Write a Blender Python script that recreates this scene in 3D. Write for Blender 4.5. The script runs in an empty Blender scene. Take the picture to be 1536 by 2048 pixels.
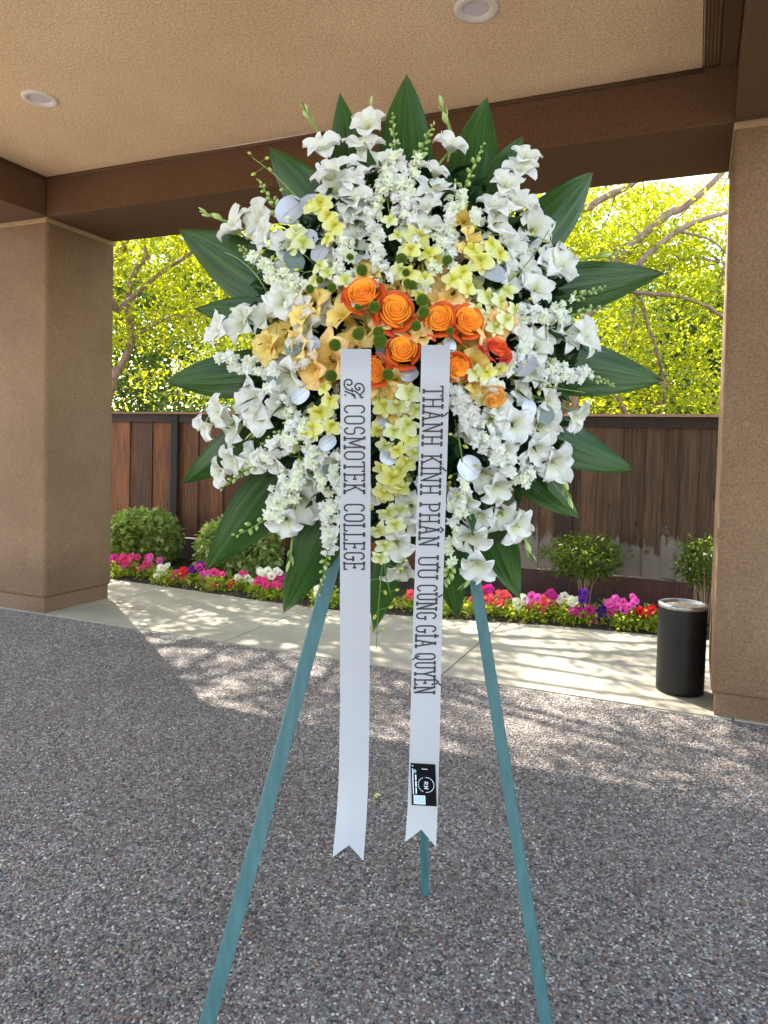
import bpy, math, random
import numpy as np
from mathutils import Vector, Matrix, Euler, Quaternion
random.seed(7); rng = np.random.default_rng(7)
SC = bpy.context.scene
COL = SC.collection
# ------------------------------------------------------------------ camera
F_PX, PITCH, ROLL, CX, CY, H = 1431.0, 0.03915, 0.02587, 793.4, 956.0, 1.4
_f = Vector((0, math.cos(PITCH), -math.sin(PITCH)))
_u0 = Vector((0, math.sin(PITCH), math.cos(PITCH))); _r0 = Vector((1, 0, 0))
_R = _r0*math.cos(ROLL) + _u0*math.sin(ROLL)
_U = -_r0*math.sin(ROLL) + _u0*math.cos(ROLL)
cam_d = bpy.data.cameras.new('camera'); cam = bpy.data.objects.new('camera', cam_d); COL.objects.link(cam)
cam_d.sensor_fit = 'VERTICAL'; cam_d.sensor_height = 32.0; cam_d.lens = F_PX/2048*32.0
cam_d.shift_x = (768-CX)/2048; cam_d.shift_y = (CY-1024)/2048
cam_d.clip_start = 0.05; cam_d.clip_end = 2000
cam.matrix_world = Matrix(((_R.x, _U.x, -_f.x, 0), (_R.y, _U.y, -_f.y, 0), (_R.z, _U.z, -_f.z, H), (0, 0, 0, 1)))
SC.camera = cam
# ------------------------------------------------------------------ light
SUN_EL = math.radians(46.5); SUN_AZ = Vector((-0.517, 0.856, 0)).normalized()
world = bpy.data.worlds.new("World"); SC.world = world; world.use_nodes = True
wn = world.node_tree; bg = wn.nodes['Background']; sky = wn.nodes.new('ShaderNodeTexSky')
sky.sky_type = 'NISHITA'; sky.sun_disc = False; sky.sun_elevation = SUN_EL
sky.sun_rotation = math.atan2(SUN_AZ.x, SUN_AZ.y)
sky.air_density = 1.0; sky.dust_density = 0.6; sky.ozone_density = 1.0
_wt = wn.nodes.new('ShaderNodeMix'); _wt.data_type = 'RGBA'; _wt.blend_type = 'MULTIPLY'; _wt.inputs[0].default_value = 1.0; _wt.inputs[7].default_value = (1.16, 1.0, 0.84, 1)
wn.links.new(sky.outputs[0], _wt.inputs[6]); wn.links.new(_wt.outputs[2], bg.inputs[0]); bg.inputs[1].default_value = 0.15
sd = bpy.data.lights.new('sun', 'SUN'); sd.energy = 3.3; sd.angle = math.radians(0.55); sd.color = (1.0, 0.94, 0.84)
sun = bpy.data.objects.new('sun', sd); COL.objects.link(sun)
_sd = SUN_AZ*math.cos(SUN_EL) + Vector((0, 0, math.sin(SUN_EL)))
sun.rotation_euler = (-_sd).to_track_quat('-Z', 'Y').to_euler()
SC.view_settings.view_transform = 'Standard'; SC.view_settings.look = 'None'
SC.view_settings.gamma = 1.0; SC.view_settings.exposure = 2.74; SC.view_settings.use_curve_mapping = False
SC.cycles.max_bounces = 10; SC.cycles.diffuse_bounces = 5; SC.cycles.transparent_max_bounces = 8
SC.cycles.use_denoising = True

# ------------------------------------------------------------------ helpers
def ray(px, py):
    return _f + _R*((px-CX)/F_PX) - _U*((py-CY)/F_PX)
def at(px, py, Y):
    d = ray(px, py); return Vector((0, 0, H)) + d*(Y/d.y)
A = Vector((-2.81645, 5.72148, 0)); PSI = 0.394325
UU = Vector((math.cos(PSI), -math.sin(PSI), 0)); WW = Vector((math.sin(PSI), math.cos(PSI), 0))
BD, BL, LC, HB, HC = 0.725, 4.924, 4.752, 3.169, 3.472
def uw(u, w, z=0): return A + UU*u + WW*w + Vector((0, 0, z))
def on_w(px, py, w):      # the point where a line of sight meets the upright plane w
    d = ray(px, py); o = Vector((0, 0, H)); t = (w - (o-A).dot(WW))/d.dot(WW); p = o + d*t
    return (p-A).dot(UU), p.z
def on_z(px, py, z=0):
    d = ray(px, py); return Vector((0, 0, H)) + d*((z-H)/d.z)

class MB:
    """collects vertices and faces, with a float attribute t and v"""
    def __init__(s): s.V = []; s.F = []; s.T = []; s.S = []
    def add(s, V, Fs, T=None, S=None):
        o = len(s.V); s.V += [tuple(v) for v in V]; s.F += [tuple(i+o for i in f) for f in Fs]
        s.T += list(T) if T is not None else [0.0]*len(V); s.S += list(S) if S is not None else [0.0]*len(V)
        return s
    def box(s, c, hx, hy, hz, ax=None, T=0.0):
        ax = ax or (Vector((1, 0, 0)), Vector((0, 1, 0)), Vector((0, 0, 1)))
        V = [Vector(c)+ax[0]*(hx*i)+ax[1]*(hy*j)+ax[2]*(hz*k) for i in (-1, 1) for j in (-1, 1) for k in (-1, 1)]
        return s.add(V, [(0, 1, 3, 2), (4, 6, 7, 5), (0, 4, 5, 1), (2, 3, 7, 6), (0, 2, 6, 4), (1, 5, 7, 3)], [T]*8)
    def tube(s, pts, rad, n=6, T=0.0):
        pts = [Vector(p) for p in pts]; m = len(pts)
        if not hasattr(rad, '__len__'): rad = [rad]*m
        V = []; prev = None
        for i, p in enumerate(pts):
            d = (pts[min(i+1, m-1)]-pts[max(i-1, 0)]).normalized()
            if prev is None: a = d.orthogonal().normalized()
            else: a = (prev - d*prev.dot(d)).normalized()
            prev = a; b = d.cross(a)
            for k in range(n):
                q = 2*math.pi*k/n; V.append(p+(a*math.cos(q)+b*math.sin(q))*rad[i])
        Fs = [(i*n+k, i*n+(k+1) % n, (i+1)*n+(k+1) % n, (i+1)*n+k) for i in range(m-1) for k in range(n)]
        Fs += [tuple(range(n))[::-1], tuple((m-1)*n+k for k in range(n))]
        return s.add(V, Fs, [T]*len(V))
    def grid(s, P, nu, nv, T=None, S=None):   # P[i*nv+j]
        Fs = [(i*nv+j, (i+1)*nv+j, (i+1)*nv+j+1, i*nv+j+1) for i in range(nu-1) for j in range(nv-1)]
        return s.add(P, Fs, T, S)
    def mesh(s, name, m, smooth=True, bevel=0):
        me = bpy.data.meshes.new(name); me.from_pydata(s.V, [], s.F)
        a = me.attributes.new('t', 'FLOAT', 'POINT'); a.data.foreach_set('value', s.T)
        a = me.attributes.new('s', 'FLOAT', 'POINT'); a.data.foreach_set('value', s.S)
        me.materials.append(m)
        if smooth: me.shade_smooth()
        me.update(); return me
    def build(s, name, m, parent=None, smooth=True, loc=None, bevel=0):
        if loc is not None:
            L = Vector(loc); s.V = [tuple(Vector(v)-L) for v in s.V]
        o = link(name, s.mesh(name, m, smooth), parent)
        if loc is not None: o.location = L - (wl(parent) if parent else Vector())
        if bevel:
            b = o.modifiers.new('edge', 'BEVEL'); b.width = bevel; b.segments = 4 if bevel > 0.02 else 2; b.limit_method = 'ANGLE'
        return o
def wl(o):
    p = Vector(o.location)
    while o.parent: o = o.parent; p = p + Vector(o.location)
    return p
def link(name, me, parent=None):
    o = bpy.data.objects.new(name, me); COL.objects.link(o)
    if parent: o.parent = parent
    return o
def tag(o, label=None, cat=None, group=None, kind=None):
    for k, v in (('label', label), ('category', cat), ('group', group), ('kind', kind)):
        if v: o[k] = v
    return o
def thing(name, loc, label, cat, group=None):
    o = link(name, None); o.location = loc; o.empty_display_size = 0.1
    return tag(o, label, cat, group)

# ------------------------------------------------------------------ materials
def nodes(name):
    m = bpy.data.materials.new(name); m.use_nodes = True; nt = m.node_tree
    return m, nt, nt.nodes['Principled BSDF']
def N(nt, t, **kw):
    n = nt.nodes.new('ShaderNode'+t)
    for k, v in kw.items():
        if k in n.inputs: n.inputs[k].default_value = v
        else: setattr(n, k, v)
    return n
def ramp(nt, stops, fac, interp='LINEAR'):
    r = nt.nodes.new('ShaderNodeValToRGB'); cr = r.color_ramp; cr.interpolation = interp
    while len(cr.elements) < len(stops): cr.elements.new(0.5)
    for e, (p, c) in zip(cr.elements, stops): e.position = p; e.color = (*c, 1)
    nt.links.new(fac, r.inputs[0]); return r
def coords(nt, scale=(1, 1, 1), rot=(0, 0, 0)):
    tc = N(nt, 'TexCoord'); mp = nt.nodes.new('ShaderNodeMapping'); mp.inputs['Scale'].default_value = scale; mp.inputs['Rotation'].default_value = rot
    nt.links.new(tc.outputs['Object'], mp.inputs[0]); return mp.outputs[0]
def noise(nt, vec, scale, detail=4, rough=0.5):
    n = N(nt, 'TexNoise'); n.inputs['Scale'].default_value = scale; n.inputs['Detail'].default_value = detail; n.inputs['Roughness'].default_value = rough
    nt.links.new(vec, n.inputs['Vector']); return n.outputs['Fac']
def bump(nt, b, h, strength, dist, chain=None):
    n = N(nt, 'Bump'); n.inputs['Strength'].default_value = strength; n.inputs['Distance'].default_value = dist
    nt.links.new(h, n.inputs['Height'])
    if chain: nt.links.new(chain, n.inputs['Normal'])
    if b: nt.links.new(n.outputs[0], b.inputs['Normal'])
    return n.outputs[0]
def mix(nt, a, b, fac, mode='MIX'):
    n = nt.nodes.new('ShaderNodeMix'); n.data_type = 'RGBA'; n.blend_type = mode
    for i, v in ((0, fac), (6, a), (7, b)):
        if hasattr(v, 'links'): nt.links.new(v, n.inputs[i])
        else: n.inputs[i].default_value = v if i == 0 else (*v, 1)
    return n.outputs[2]
def plain(name, c, rough=0.6, metal=0.0, var=0.0, vs=20.0):
    m, nt, b = nodes(name); b.inputs['Roughness'].default_value = rough; b.inputs['Metallic'].default_value = metal
    if var:
        v = noise(nt, coords(nt), vs, 5)
        r = ramp(nt, [(0.3, tuple(x*(1-var) for x in c)), (0.7, tuple(min(1, x*(1+var)) for x in c))], v)
        nt.links.new(r.outputs[0], b.inputs['Base Color'])
    else: b.inputs['Base Color'].default_value = (*c, 1)
    return m
def stucco(name, c, c2, grain=0.004, stain=False):
    m, nt, b = nodes(name); b.inputs['Roughness'].default_value = 0.9
    co = coords(nt)
    big = noise(nt, co, 1.3, 5, 0.6); fine = noise(nt, co, 85, 3, 0.6)
    r = ramp(nt, [(0.35, c), (0.65, c2)], big)
    g = ramp(nt, [(0.3, (0.66, 0.66, 0.66)), (0.7, (1.22, 1.22, 1.22))], fine)
    cc = mix(nt, r.outputs[0], g.outputs[0], 1.0, 'MULTIPLY')
    if stain:      # splash marks low on the walls
        ge = N(nt, 'NewGeometry'); sx = N(nt, 'SeparateXYZ'); nt.links.new(ge.outputs['Position'], sx.inputs[0])
        ma = N(nt, 'Math', operation='MULTIPLY_ADD'); ma.inputs[1].default_value = -0.55; nt.links.new(noise(nt, co, 4.0, 6, 0.65), ma.inputs[0]); nt.links.new(sx.outputs[2], ma.inputs[2])
        sr = ramp(nt, [(-0.0, (0.74, 0.70, 0.68)), (0.14, (0.86, 0.84, 0.82)), (0.3, (1, 1, 1))], ma.outputs[0]); cc = mix(nt, cc, sr.outputs[0], 1.0, 'MULTIPLY')
        dr = ramp(nt, [(0.60, (1, 1, 1)), (0.74, (0.86, 0.85, 0.84))], noise(nt, coords(nt, (1, 1, 0.16)), 5.0, 6, 0.65)); cc = mix(nt, cc, dr.outputs[0], 1.0, 'MULTIPLY')
    nt.links.new(cc, b.inputs['Base Color'])
    n1 = bump(nt, None, noise(nt, co, 70, 4, 0.65), 0.9, grain)
    bump(nt, b, noise(nt, co, 9, 2), 0.3, 0.006, n1)
    return m
M = {}
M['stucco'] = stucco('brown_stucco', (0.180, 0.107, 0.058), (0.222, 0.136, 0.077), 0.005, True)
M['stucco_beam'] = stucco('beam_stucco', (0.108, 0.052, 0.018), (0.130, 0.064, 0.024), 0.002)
M['stucco_ceiling'] = stucco('ceiling_stucco', (0.73, 0.52, 0.30), (0.80, 0.585, 0.35))
M['trim'] = plain('tan_trim', (0.34, 0.235, 0.12), 0.7, 0, 0.15, 8)
M['plinth'] = stucco('plinth_render', (0.115, 0.058, 0.03), (0.19, 0.115, 0.07))
M['lamp_white'] = plain('lamp_white', (0.72, 0.66, 0.58), 0.45)
M['lamp_lens'] = plain('lamp_lens', (0.62, 0.57, 0.58), 0.3)
M['mortar'] = plain('mortar', (0.16, 0.14, 0.135), 0.95, 0, 0.25, 60)

def mk_aggregate():
    m, nt, b = nodes('exposed_aggregate'); b.inputs['Roughness'].default_value = 0.8
    co = coords(nt)
    v = N(nt, 'TexVoronoi'); v.inputs['Scale'].default_value = 105; nt.links.new(co, v.inputs['Vector'])
    sep = N(nt, 'SeparateColor'); nt.links.new(v.outputs['Color'], sep.inputs[0])
    r = ramp(nt, PEB, sep.outputs[0], 'CONSTANT')
    edge = ramp(nt, [(0.45, (1, 1, 1)), (0.75, (0, 0, 0))], v.outputs['Distance'])
    c = mix(nt, (0.25, 0.22, 0.20), r.outputs[0], edge.outputs[0])
    big = ramp(nt, [(0.35, (0.88, 0.86, 0.85)), (0.65, (1.1, 1.09, 1.1))], noise(nt, co, 1.1, 4))
    nt.links.new(mix(nt, c, big.outputs[0], 1.0, 'MULTIPLY'), b.inputs['Base Color'])
    inv = N(nt, 'Math', operation='SUBTRACT'); inv.inputs[0].default_value = 1.0; nt.links.new(v.outputs['Distance'], inv.inputs[1])
    bump(nt, b, inv.outputs[0], 0.9, 0.006)
    return m
PEB = [(0.0, (0.062, 0.056, 0.053)), (0.14, (0.125, 0.115, 0.107)), (0.30, (0.20, 0.18, 0.165)), (0.48, (0.28, 0.25, 0.225)), (0.64, (0.20, 0.125, 0.10)),
       (0.72, (0.33, 0.30, 0.28)), (0.82, (0.15, 0.095, 0.08)), (0.89, (0.45, 0.41, 0.37)), (0.94, (0.30, 0.21, 0.14)), (0.985, (0.58, 0.55, 0.51))]
M['aggregate'] = mk_aggregate()
def mk_pebble():
    m, nt, b = nodes('pebble'); b.inputs['Roughness'].default_value = 0.55
    oi = N(nt, 'ObjectInfo'); r = ramp(nt, PEB, oi.outputs['Random'], 'CONSTANT')
    tc = N(nt, 'TexCoord'); nz = noise(nt, tc.outputs['Generated'], 3, 3)
    g = ramp(nt, [(0.3, (0.8, 0.8, 0.8)), (0.7, (1.15, 1.15, 1.15))], nz)
    ge = N(nt, 'NewGeometry'); wr = ramp(nt, [(0.35, (0.86, 0.83, 0.80)), (0.65, (1.14, 1.12, 1.08))], noise(nt, ge.outputs['Position'], 1.1, 5, 0.6))
    nt.links.new(mix(nt, mix(nt, r.outputs[0], g.outputs[0], 1.0, 'MULTIPLY'), wr.outputs[0], 1.0, 'MULTIPLY'), b.inputs['Base Color'])
    return m
M['pebble'] = mk_pebble()
def mk_concrete():
    m, nt, b = nodes('walk_concrete'); b.inputs['Roughness'].default_value = 0.85
    co = coords(nt); r = ramp(nt, [(0.3, (0.28, 0.25, 0.185)), (0.7, (0.38, 0.345, 0.262))], noise(nt, co, 2.2, 8, 0.6))
    sp = ramp(nt, [(0.62, (1, 1, 1)), (0.72, (0.72, 0.70, 0.66))], noise(nt, co, 11, 6, 0.65))
    f = ramp(nt, [(0.3, (0.9, 0.9, 0.9)), (0.7, (1.06, 1.06, 1.06))], noise(nt, co, 120, 3))
    nt.links.new(mix(nt, mix(nt, r.outputs[0], sp.outputs[0], 1.0, 'MULTIPLY'), f.outputs[0], 1.0, 'MULTIPLY'), b.inputs['Base Color'])
    bump(nt, b, noise(nt, co, 150, 3), 0.3, 0.002); return m
M['concrete'] = mk_concrete()
def mk_soil():
    m, nt, b = nodes('bed_mulch'); b.inputs['Roughness'].default_value = 0.95
    co = coords(nt); r = ramp(nt, [(0.35, (0.02, 0.012, 0.008)), (0.65, (0.06, 0.037, 0.024))], noise(nt, co, 45, 6, 0.7))
    nt.links.new(r.outputs[0], b.inputs['Base Color']); bump(nt, b, noise(nt, co, 40, 5, 0.7), 1.0, 0.03); return m
M['soil'] = mk_soil()
def mk_wood(name, lo, hi, pale=0.0):
    m, nt, b = nodes(name); b.inputs['Roughness'].default_value = 0.8
    tc = N(nt, 'TexCoord'); oi = N(nt, 'ObjectInfo')
    ad = N(nt, 'VectorMath', operation='ADD'); nt.links.new(tc.outputs['Object'], ad.inputs[0])
    cb = N(nt, 'CombineXYZ'); ml = N(nt, 'Math', operation='MULTIPLY'); ml.inputs[1].default_value = 37.0
    nt.links.new(oi.outputs['Random'], ml.inputs[0])
    for i in range(3): nt.links.new(ml.outputs[0], cb.inputs[i])
    nt.links.new(cb.outputs[0], ad.inputs[1])
    mp = nt.nodes.new('ShaderNodeMapping'); mp.inputs['Scale'].default_value = (26, 26, 1.1); nt.links.new(ad.outputs[0], mp.inputs[0])
    g = noise(nt, mp.outputs[0], 2.2, 7, 0.62)
    r = ramp(nt, [(0.32, lo), (0.5, tuple((a+b_)/2 for a, b_ in zip(lo, hi))), (0.68, hi)], g)
    tone = ramp(nt, [(0.0, (0.5, 0.47, 0.45)), (0.5, (1, 1, 1)), (1.0, (1.5, 1.35, 1.2))], oi.outputs['Random'])
    c = mix(nt, r.outputs[0], tone.outputs[0], 1.0, 'MULTIPLY')
    kn = N(nt, 'TexVoronoi'); kn.inputs['Scale'].default_value = 1.0
    mk = nt.nodes.new('ShaderNodeMapping'); mk.inputs['Scale'].default_value = (7, 7, 2.6); nt.links.new(ad.outputs[0], mk.inputs[0]); nt.links.new(mk.outputs[0], kn.inputs['Vector'])
    kr = ramp(nt, [(0.05, (0.25, 0.2, 0.18)), (0.12, (1, 1, 1))], kn.outputs['Distance'])
    c = mix(nt, c, kr.outputs[0], 1.0, 'MULTIPLY')
    if pale:   # sprinkler-bleached foot of the boards
        sx = N(nt, 'SeparateXYZ'); nt.links.new(tc.outputs['Object'], sx.inputs[0])
        mw = nt.nodes.new('ShaderNodeMapping'); mw.inputs['Scale'].default_value = (7, 7, 3); nt.links.new(ad.outputs[0], mw.inputs[0]); w = noise(nt, mw.outputs[0], 1.0, 6, 0.65); a1 = N(nt, 'Math', operation='MULTIPLY_ADD'); a1.inputs[1].default_value = 0.9; a1.inputs[2].default_value = -0.12
        nt.links.new(w, a1.inputs[0]); sb = N(nt, 'Math', operation='SUBTRACT'); nt.links.new(a1.outputs[0], sb.inputs[0]); nt.links.new(sx.outputs[2], sb.inputs[1])
        fr = ramp(nt, [(0.0, (0, 0, 0)), (0.07, (1, 1, 1))], sb.outputs[0]); fm = N(nt, 'Math', operation='MULTIPLY'); fm.inputs[1].default_value = pale
        nt.links.new(fr.outputs[0], fm.inputs[0]); c = mix(nt, c, (0.27, 0.235, 0.195), fm.outputs[0])
    nt.links.new(c, b.inputs['Base Color']); bump(nt, b, g, 0.5, 0.004); return m
M['plank'] = mk_wood('redwood_plank', (0.030, 0.009, 0.003), (0.175, 0.063, 0.015))
M['plank_pale'] = mk_wood('weathered_plank', (0.033, 0.016, 0.007), (0.140, 0.073, 0.034), 0.6)
M['wood_dark'] = mk_wood('dark_rail_wood', (0.010, 0.006, 0.005), (0.032, 0.017, 0.012))
M['wood_cap'] = mk_wood('cap_wood', (0.20, 0.11, 0.06), (0.36, 0.22, 0.13))
M['kick'] = mk_wood('kickboard_wood', (0.028, 0.010, 0.008), (0.060, 0.023, 0.018))
def leafy(name, cols, trans, tcol, rough=0.45, attr=None, streak=False):
    """leaf or petal: principled + translucent; colour varies per piece (attribute t or s)"""
    m, nt, b = nodes(name); b.inputs['Roughness'].default_value = rough; b.inputs['Specular IOR Level'].default_value = 0.22
    at_ = N(nt, 'Attribute', attribute_name=attr or 't')
    r = ramp(nt, cols, at_.outputs['Fac']); c = r.outputs[0]
    if streak:
        a2 = N(nt, 'Attribute', attribute_name='s'); cb = N(nt, 'CombineXYZ'); oi = N(nt, 'ObjectInfo')
        m1 = N(nt, 'Math', operation='MULTIPLY'); m1.inputs[1].default_value = 16.0; nt.links.new(a2.outputs['Fac'], m1.inputs[0])
        m2 = N(nt, 'Math', operation='MULTIPLY'); m2.inputs[1].default_value = 1.6; nt.links.new(at_.outputs['Fac'], m2.inputs[0])
        m3 = N(nt, 'Math', operation='MULTIPLY'); m3.inputs[1].default_value = 50.0; nt.links.new(oi.outputs['Random'], m3.inputs[0])
        for i, mm in enumerate((m1, m2, m3)): nt.links.new(mm.outputs[0], cb.inputs[i])
        ns = noise(nt, cb.outputs[0], 1.0, 3, 0.6)
        st = ramp(nt, [(0.35, (0.5, 0.6, 0.6)), (0.55, (1.2, 1.2, 1.1)), (0.72, (2.2, 2.0, 1.6))], ns)  # leaf veins; the palest streaks also put lengthwise highlights into the colour
        c = mix(nt, c, st.outputs[0], 1.0, 'MULTIPLY'); bump(nt, b, ns, 0.5, 0.003)
    if 'petal' in name or 'petunia_' in name:
        o2 = N(nt, 'ObjectInfo'); vr = ramp(nt, [(0.0, (0.86, 0.87, 0.78)), (0.25, (1.0, 0.99, 0.95)), (1.0, (1.04, 1.04, 1.04))], o2.outputs['Random']); c = mix(nt, c, vr.outputs[0], 1.0, 'MULTIPLY')
    nt.links.new(c, b.inputs['Base Color'])
    tr = N(nt, 'BsdfTranslucent')
    if tcol is None: nt.links.new(c, tr.inputs[0])
    else:
        mm = mix(nt, c, tcol, 0.65); nt.links.new(mm, tr.inputs[0])
    ms = N(nt, 'MixShader'); ms.inputs[0].default_value = trans
    nt.links.new(b.outputs[0], ms.inputs[1]); nt.links.new(tr.outputs[0], ms.inputs[2])
    nt.links.new(ms.outputs[0], nt.nodes['Material Output'].inputs[0]); return m
M['petal_white'] = leafy('white_petal', [(0.0, (0.66, 0.70, 0.36)), (0.22, (0.76, 0.77, 0.62)), (0.5, (0.82, 0.82, 0.80)), (1, (0.85, 0.85, 0.845))], 0.42, None, 0.5)
M['petal_cream'] = leafy('cream_petal', [(0.0, (0.45, 0.55, 0.16)), (0.35, (0.76, 0.80, 0.58)), (1, (0.83, 0.85, 0.77))], 0.32, None, 0.5)
M['petal_peach'] = leafy('peach_petal', [(0.0, (0.80, 0.50, 0.05)), (0.4, (0.90, 0.64, 0.22)), (1, (0.90, 0.62, 0.31))], 0.3, None, 0.5)
M['petal_gold'] = leafy('gold_petal', [(0.0, (0.75, 0.52, 0.04)), (0.4, (0.90, 0.69, 0.22)), (1, (0.91, 0.71, 0.31))], 0.3, None, 0.5)
M['rose'] = leafy('rose_petal', [(0.0, (0.90, 0.43, 0.045)), (0.3, (0.88, 0.34, 0.03)), (0.6, (0.80, 0.17, 0.02)), (1, (0.55, 0.05, 0.015))], 0.07, None, 0.45)
M['rose_red'] = leafy('coral_rose_petal', [(0.0, (0.78, 0.17, 0.03)), (0.5, (0.74, 0.10, 0.04)), (1, (0.60, 0.05, 0.035))], 0.22, None, 0.45)
M['rose_peach'] = leafy('peach_rose_petal', [(0.0, (0.82, 0.38, 0.05)), (1, (0.83, 0.48, 0.17))], 0.22, None, 0.45)
M['orchid'] = leafy('orchid_petal', [(0.0, (0.55, 0.50, 0.02)), (0.3, (0.74, 0.73, 0.20)), (1, (0.80, 0.80, 0.46))], 0.35, None, 0.45)
M['orchid_pale'] = leafy('pale_orchid_petal', [(0.0, (0.5, 0.52, 0.06)), (0.4, (0.74, 0.77, 0.42)), (1, (0.80, 0.82, 0.62))], 0.35, None, 0.45)
M['bud'] = leafy('green_bud', [(0.0, (0.16, 0.26, 0.035)), (1, (0.52, 0.60, 0.24))], 0.2, None, 0.5)
M['bud_yellow'] = leafy('yellow_bud', [(0.0, (0.30, 0.36, 0.03)), (1, (0.62, 0.62, 0.16))], 0.2, None, 0.5)
M['stem'] = plain('stem_green', (0.13, 0.22, 0.04), 0.5)
M['mum'] = leafy('button_mum', [(0.0, (0.02, 0.05, 0.003)), (1, (0.34, 0.46, 0.03))], 0.1, None, 0.7)  # near-black floret bases: groove shade put into the colour
M['broad_leaf'] = leafy('aspidistra_leaf', [(0.0, (0.014, 0.040, 0.007)), (0.85, (0.024, 0.062, 0.009)), (0.95, (0.03, 0.065, 0.012)), (1, (0.08, 0.06, 0.02))], 0.08, (0.06, 0.18, 0.01), 0.34, streak=True)
M['broad_leaf'].node_tree.nodes['Principled BSDF'].inputs['Specular IOR Level'].default_value = 0.34
M['filler'] = leafy('filler_leaf', [(0.0, (0.012, 0.035, 0.010)), (1, (0.03, 0.075, 0.02))], 0.1, None, 0.45)
def mk_silver():
    m, nt, b = nodes('silver_leaf'); b.inputs['Roughness'].default_value = 0.42; b.inputs['Metallic'].default_value = 0.35
    a = N(nt, 'Attribute', attribute_name='s'); r = ramp(nt, [(0.0, (0.30, 0.32, 0.37)), (0.07, (0.47, 0.49, 0.55)), (1, (0.40, 0.43, 0.49))], a.outputs['Fac'])
    nz = ramp(nt, [(0.3, (0.85, 0.86, 0.88)), (0.7, (1.1, 1.1, 1.1))], noise(nt, coords(nt), 90, 4))
    nt.links.new(mix(nt, r.outputs[0], nz.outputs[0], 1.0, 'MULTIPLY'), b.inputs['Base Color']); return m
M['silver'] = mk_silver()
M['grey_leaf'] = plain('grey_green_leaf', (0.13, 0.17, 0.155), 0.5, 0.1, 0.2, 60)
M['foam'] = plain('dark_foam', (0.01, 0.02, 0.01), 0.9)
def mk_ribbon():
    m, nt, b = nodes('satin_ribbon'); b.inputs['Base Color'].default_value = (0.385, 0.38, 0.41, 1); b.inputs['Roughness'].default_value = 0.38
    b.inputs['Sheen Weight'].default_value = 0.2
    mp = coords(nt, (1, 1, 1)); bump(nt, b, noise(nt, mp, 14, 2), 0.15, 0.004)
    tr = N(nt, 'BsdfTranslucent'); tr.inputs[0].default_value = (0.72, 0.71, 0.72, 1); ms = N(nt, 'MixShader'); ms.inputs[0].default_value = 0.15
    nt.links.new(b.outputs[0], ms.inputs[1]); nt.links.new(tr.outputs[0], ms.inputs[2]); nt.links.new(ms.outputs[0], nt.nodes['Material Output'].inputs[0]); return m
M['ribbon'] = mk_ribbon()
M['ink'] = plain('black_ink', (0.012, 0.011, 0.016), 0.5)
M['card_black'] = plain('card_black', (0.003, 0.003, 0.004), 0.7)
M['card_black'].node_tree.nodes['Principled BSDF'].inputs['Specular IOR Level'].default_value = 0.1
M['card_white'] = plain('card_white', (0.62, 0.68, 0.80), 0.5)
M['card_blue'] = plain('card_pale_blue', (0.36, 0.47, 0.78), 0.5, 0, 0.15, 300)
M['card_teal'] = plain('card_teal', (0.25, 0.62, 0.52), 0.5)
def mk_easel():
    m, nt, b = nodes('teal_paint'); b.inputs['Roughness'].default_value = 0.5
    mp = coords(nt, (60, 60, 3)); r = ramp(nt, [(0.3, (0.026, 0.090, 0.098)), (0.7, (0.045, 0.13, 0.142))], noise(nt, mp, 1.2, 5))
    ch = ramp(nt, [(0.66, (1, 1, 1)), (0.70, (1.7, 1.5, 1.4))], noise(nt, coords(nt, (90, 90, 14)), 1.0, 6, 0.7)); nt.links.new(mix(nt, r.outputs[0], ch.outputs[0], 1.0, 'MULTIPLY'), b.inputs['Base Color']); bump(nt, b, noise(nt, mp, 2, 4), 0.3, 0.001); return m
M['easel'] = mk_easel()
M['urn'] = plain('urn_black', (0.005, 0.005, 0.006), 0.42, 0.0, 0.5, 9)
M['urn'].node_tree.nodes['Principled BSDF'].inputs['Specular IOR Level'].default_value = 0.35
M['urn_rim'] = plain('urn_rim_metal', (0.35, 0.34, 0.32), 0.4, 0.8, 0.3, 30)
M['sand'] = plain('urn_sand', (0.42, 0.34, 0.24), 0.95, 0, 0.3, 40)
def mk_bark(name, a, c):
    m, nt, b = nodes(name); b.inputs['Roughness'].default_value = 0.9
    mp = coords(nt, (6, 6, 2)); g = noise(nt, mp, 3, 6, 0.6); r = ramp(nt, [(0.3, a), (0.7, c)], g)
    nt.links.new(r.outputs[0], b.inputs['Base Color']); bump(nt, b, g, 0.5, 0.01); return m
M['bark'] = mk_bark('smooth_bark', (0.16, 0.10, 0.07), (0.36, 0.25, 0.18))
M['bark_dark'] = mk_bark('dark_bark', (0.06, 0.04, 0.03), (0.14, 0.10, 0.07))
YG = [(0.0, (0.07, 0.12, 0.01)), (0.4, (0.24, 0.30, 0.012)), (0.8, (0.42, 0.44, 0.012)), (1, (0.44, 0.38, 0.02))]
M['leaf_spring'] = leafy('spring_leaf', YG, 0.55, (0.74, 0.74, 0.02), 0.38)
M['leaf_olive'] = leafy('olive_leaf', [(0.0, (0.06, 0.10, 0.02)), (0.7, (0.17, 0.23, 0.05)), (1, (0.36, 0.38, 0.14))], 0.45, (0.28, 0.36, 0.04), 0.35)
M['leaf_dark'] = leafy('dark_tree_leaf', [(0.0, (0.014, 0.035, 0.012)), (1, (0.05, 0.095, 0.02))], 0.3, (0.10, 0.18, 0.02), 0.45)
M['leaf_wood'] = leafy('wood_leaf', [(0.0, (0.05, 0.085, 0.02)), (0.7, (0.13, 0.19, 0.04)), (1, (0.24, 0.30, 0.07))], 0.5, (0.40, 0.50, 0.06), 0.5)
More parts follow.
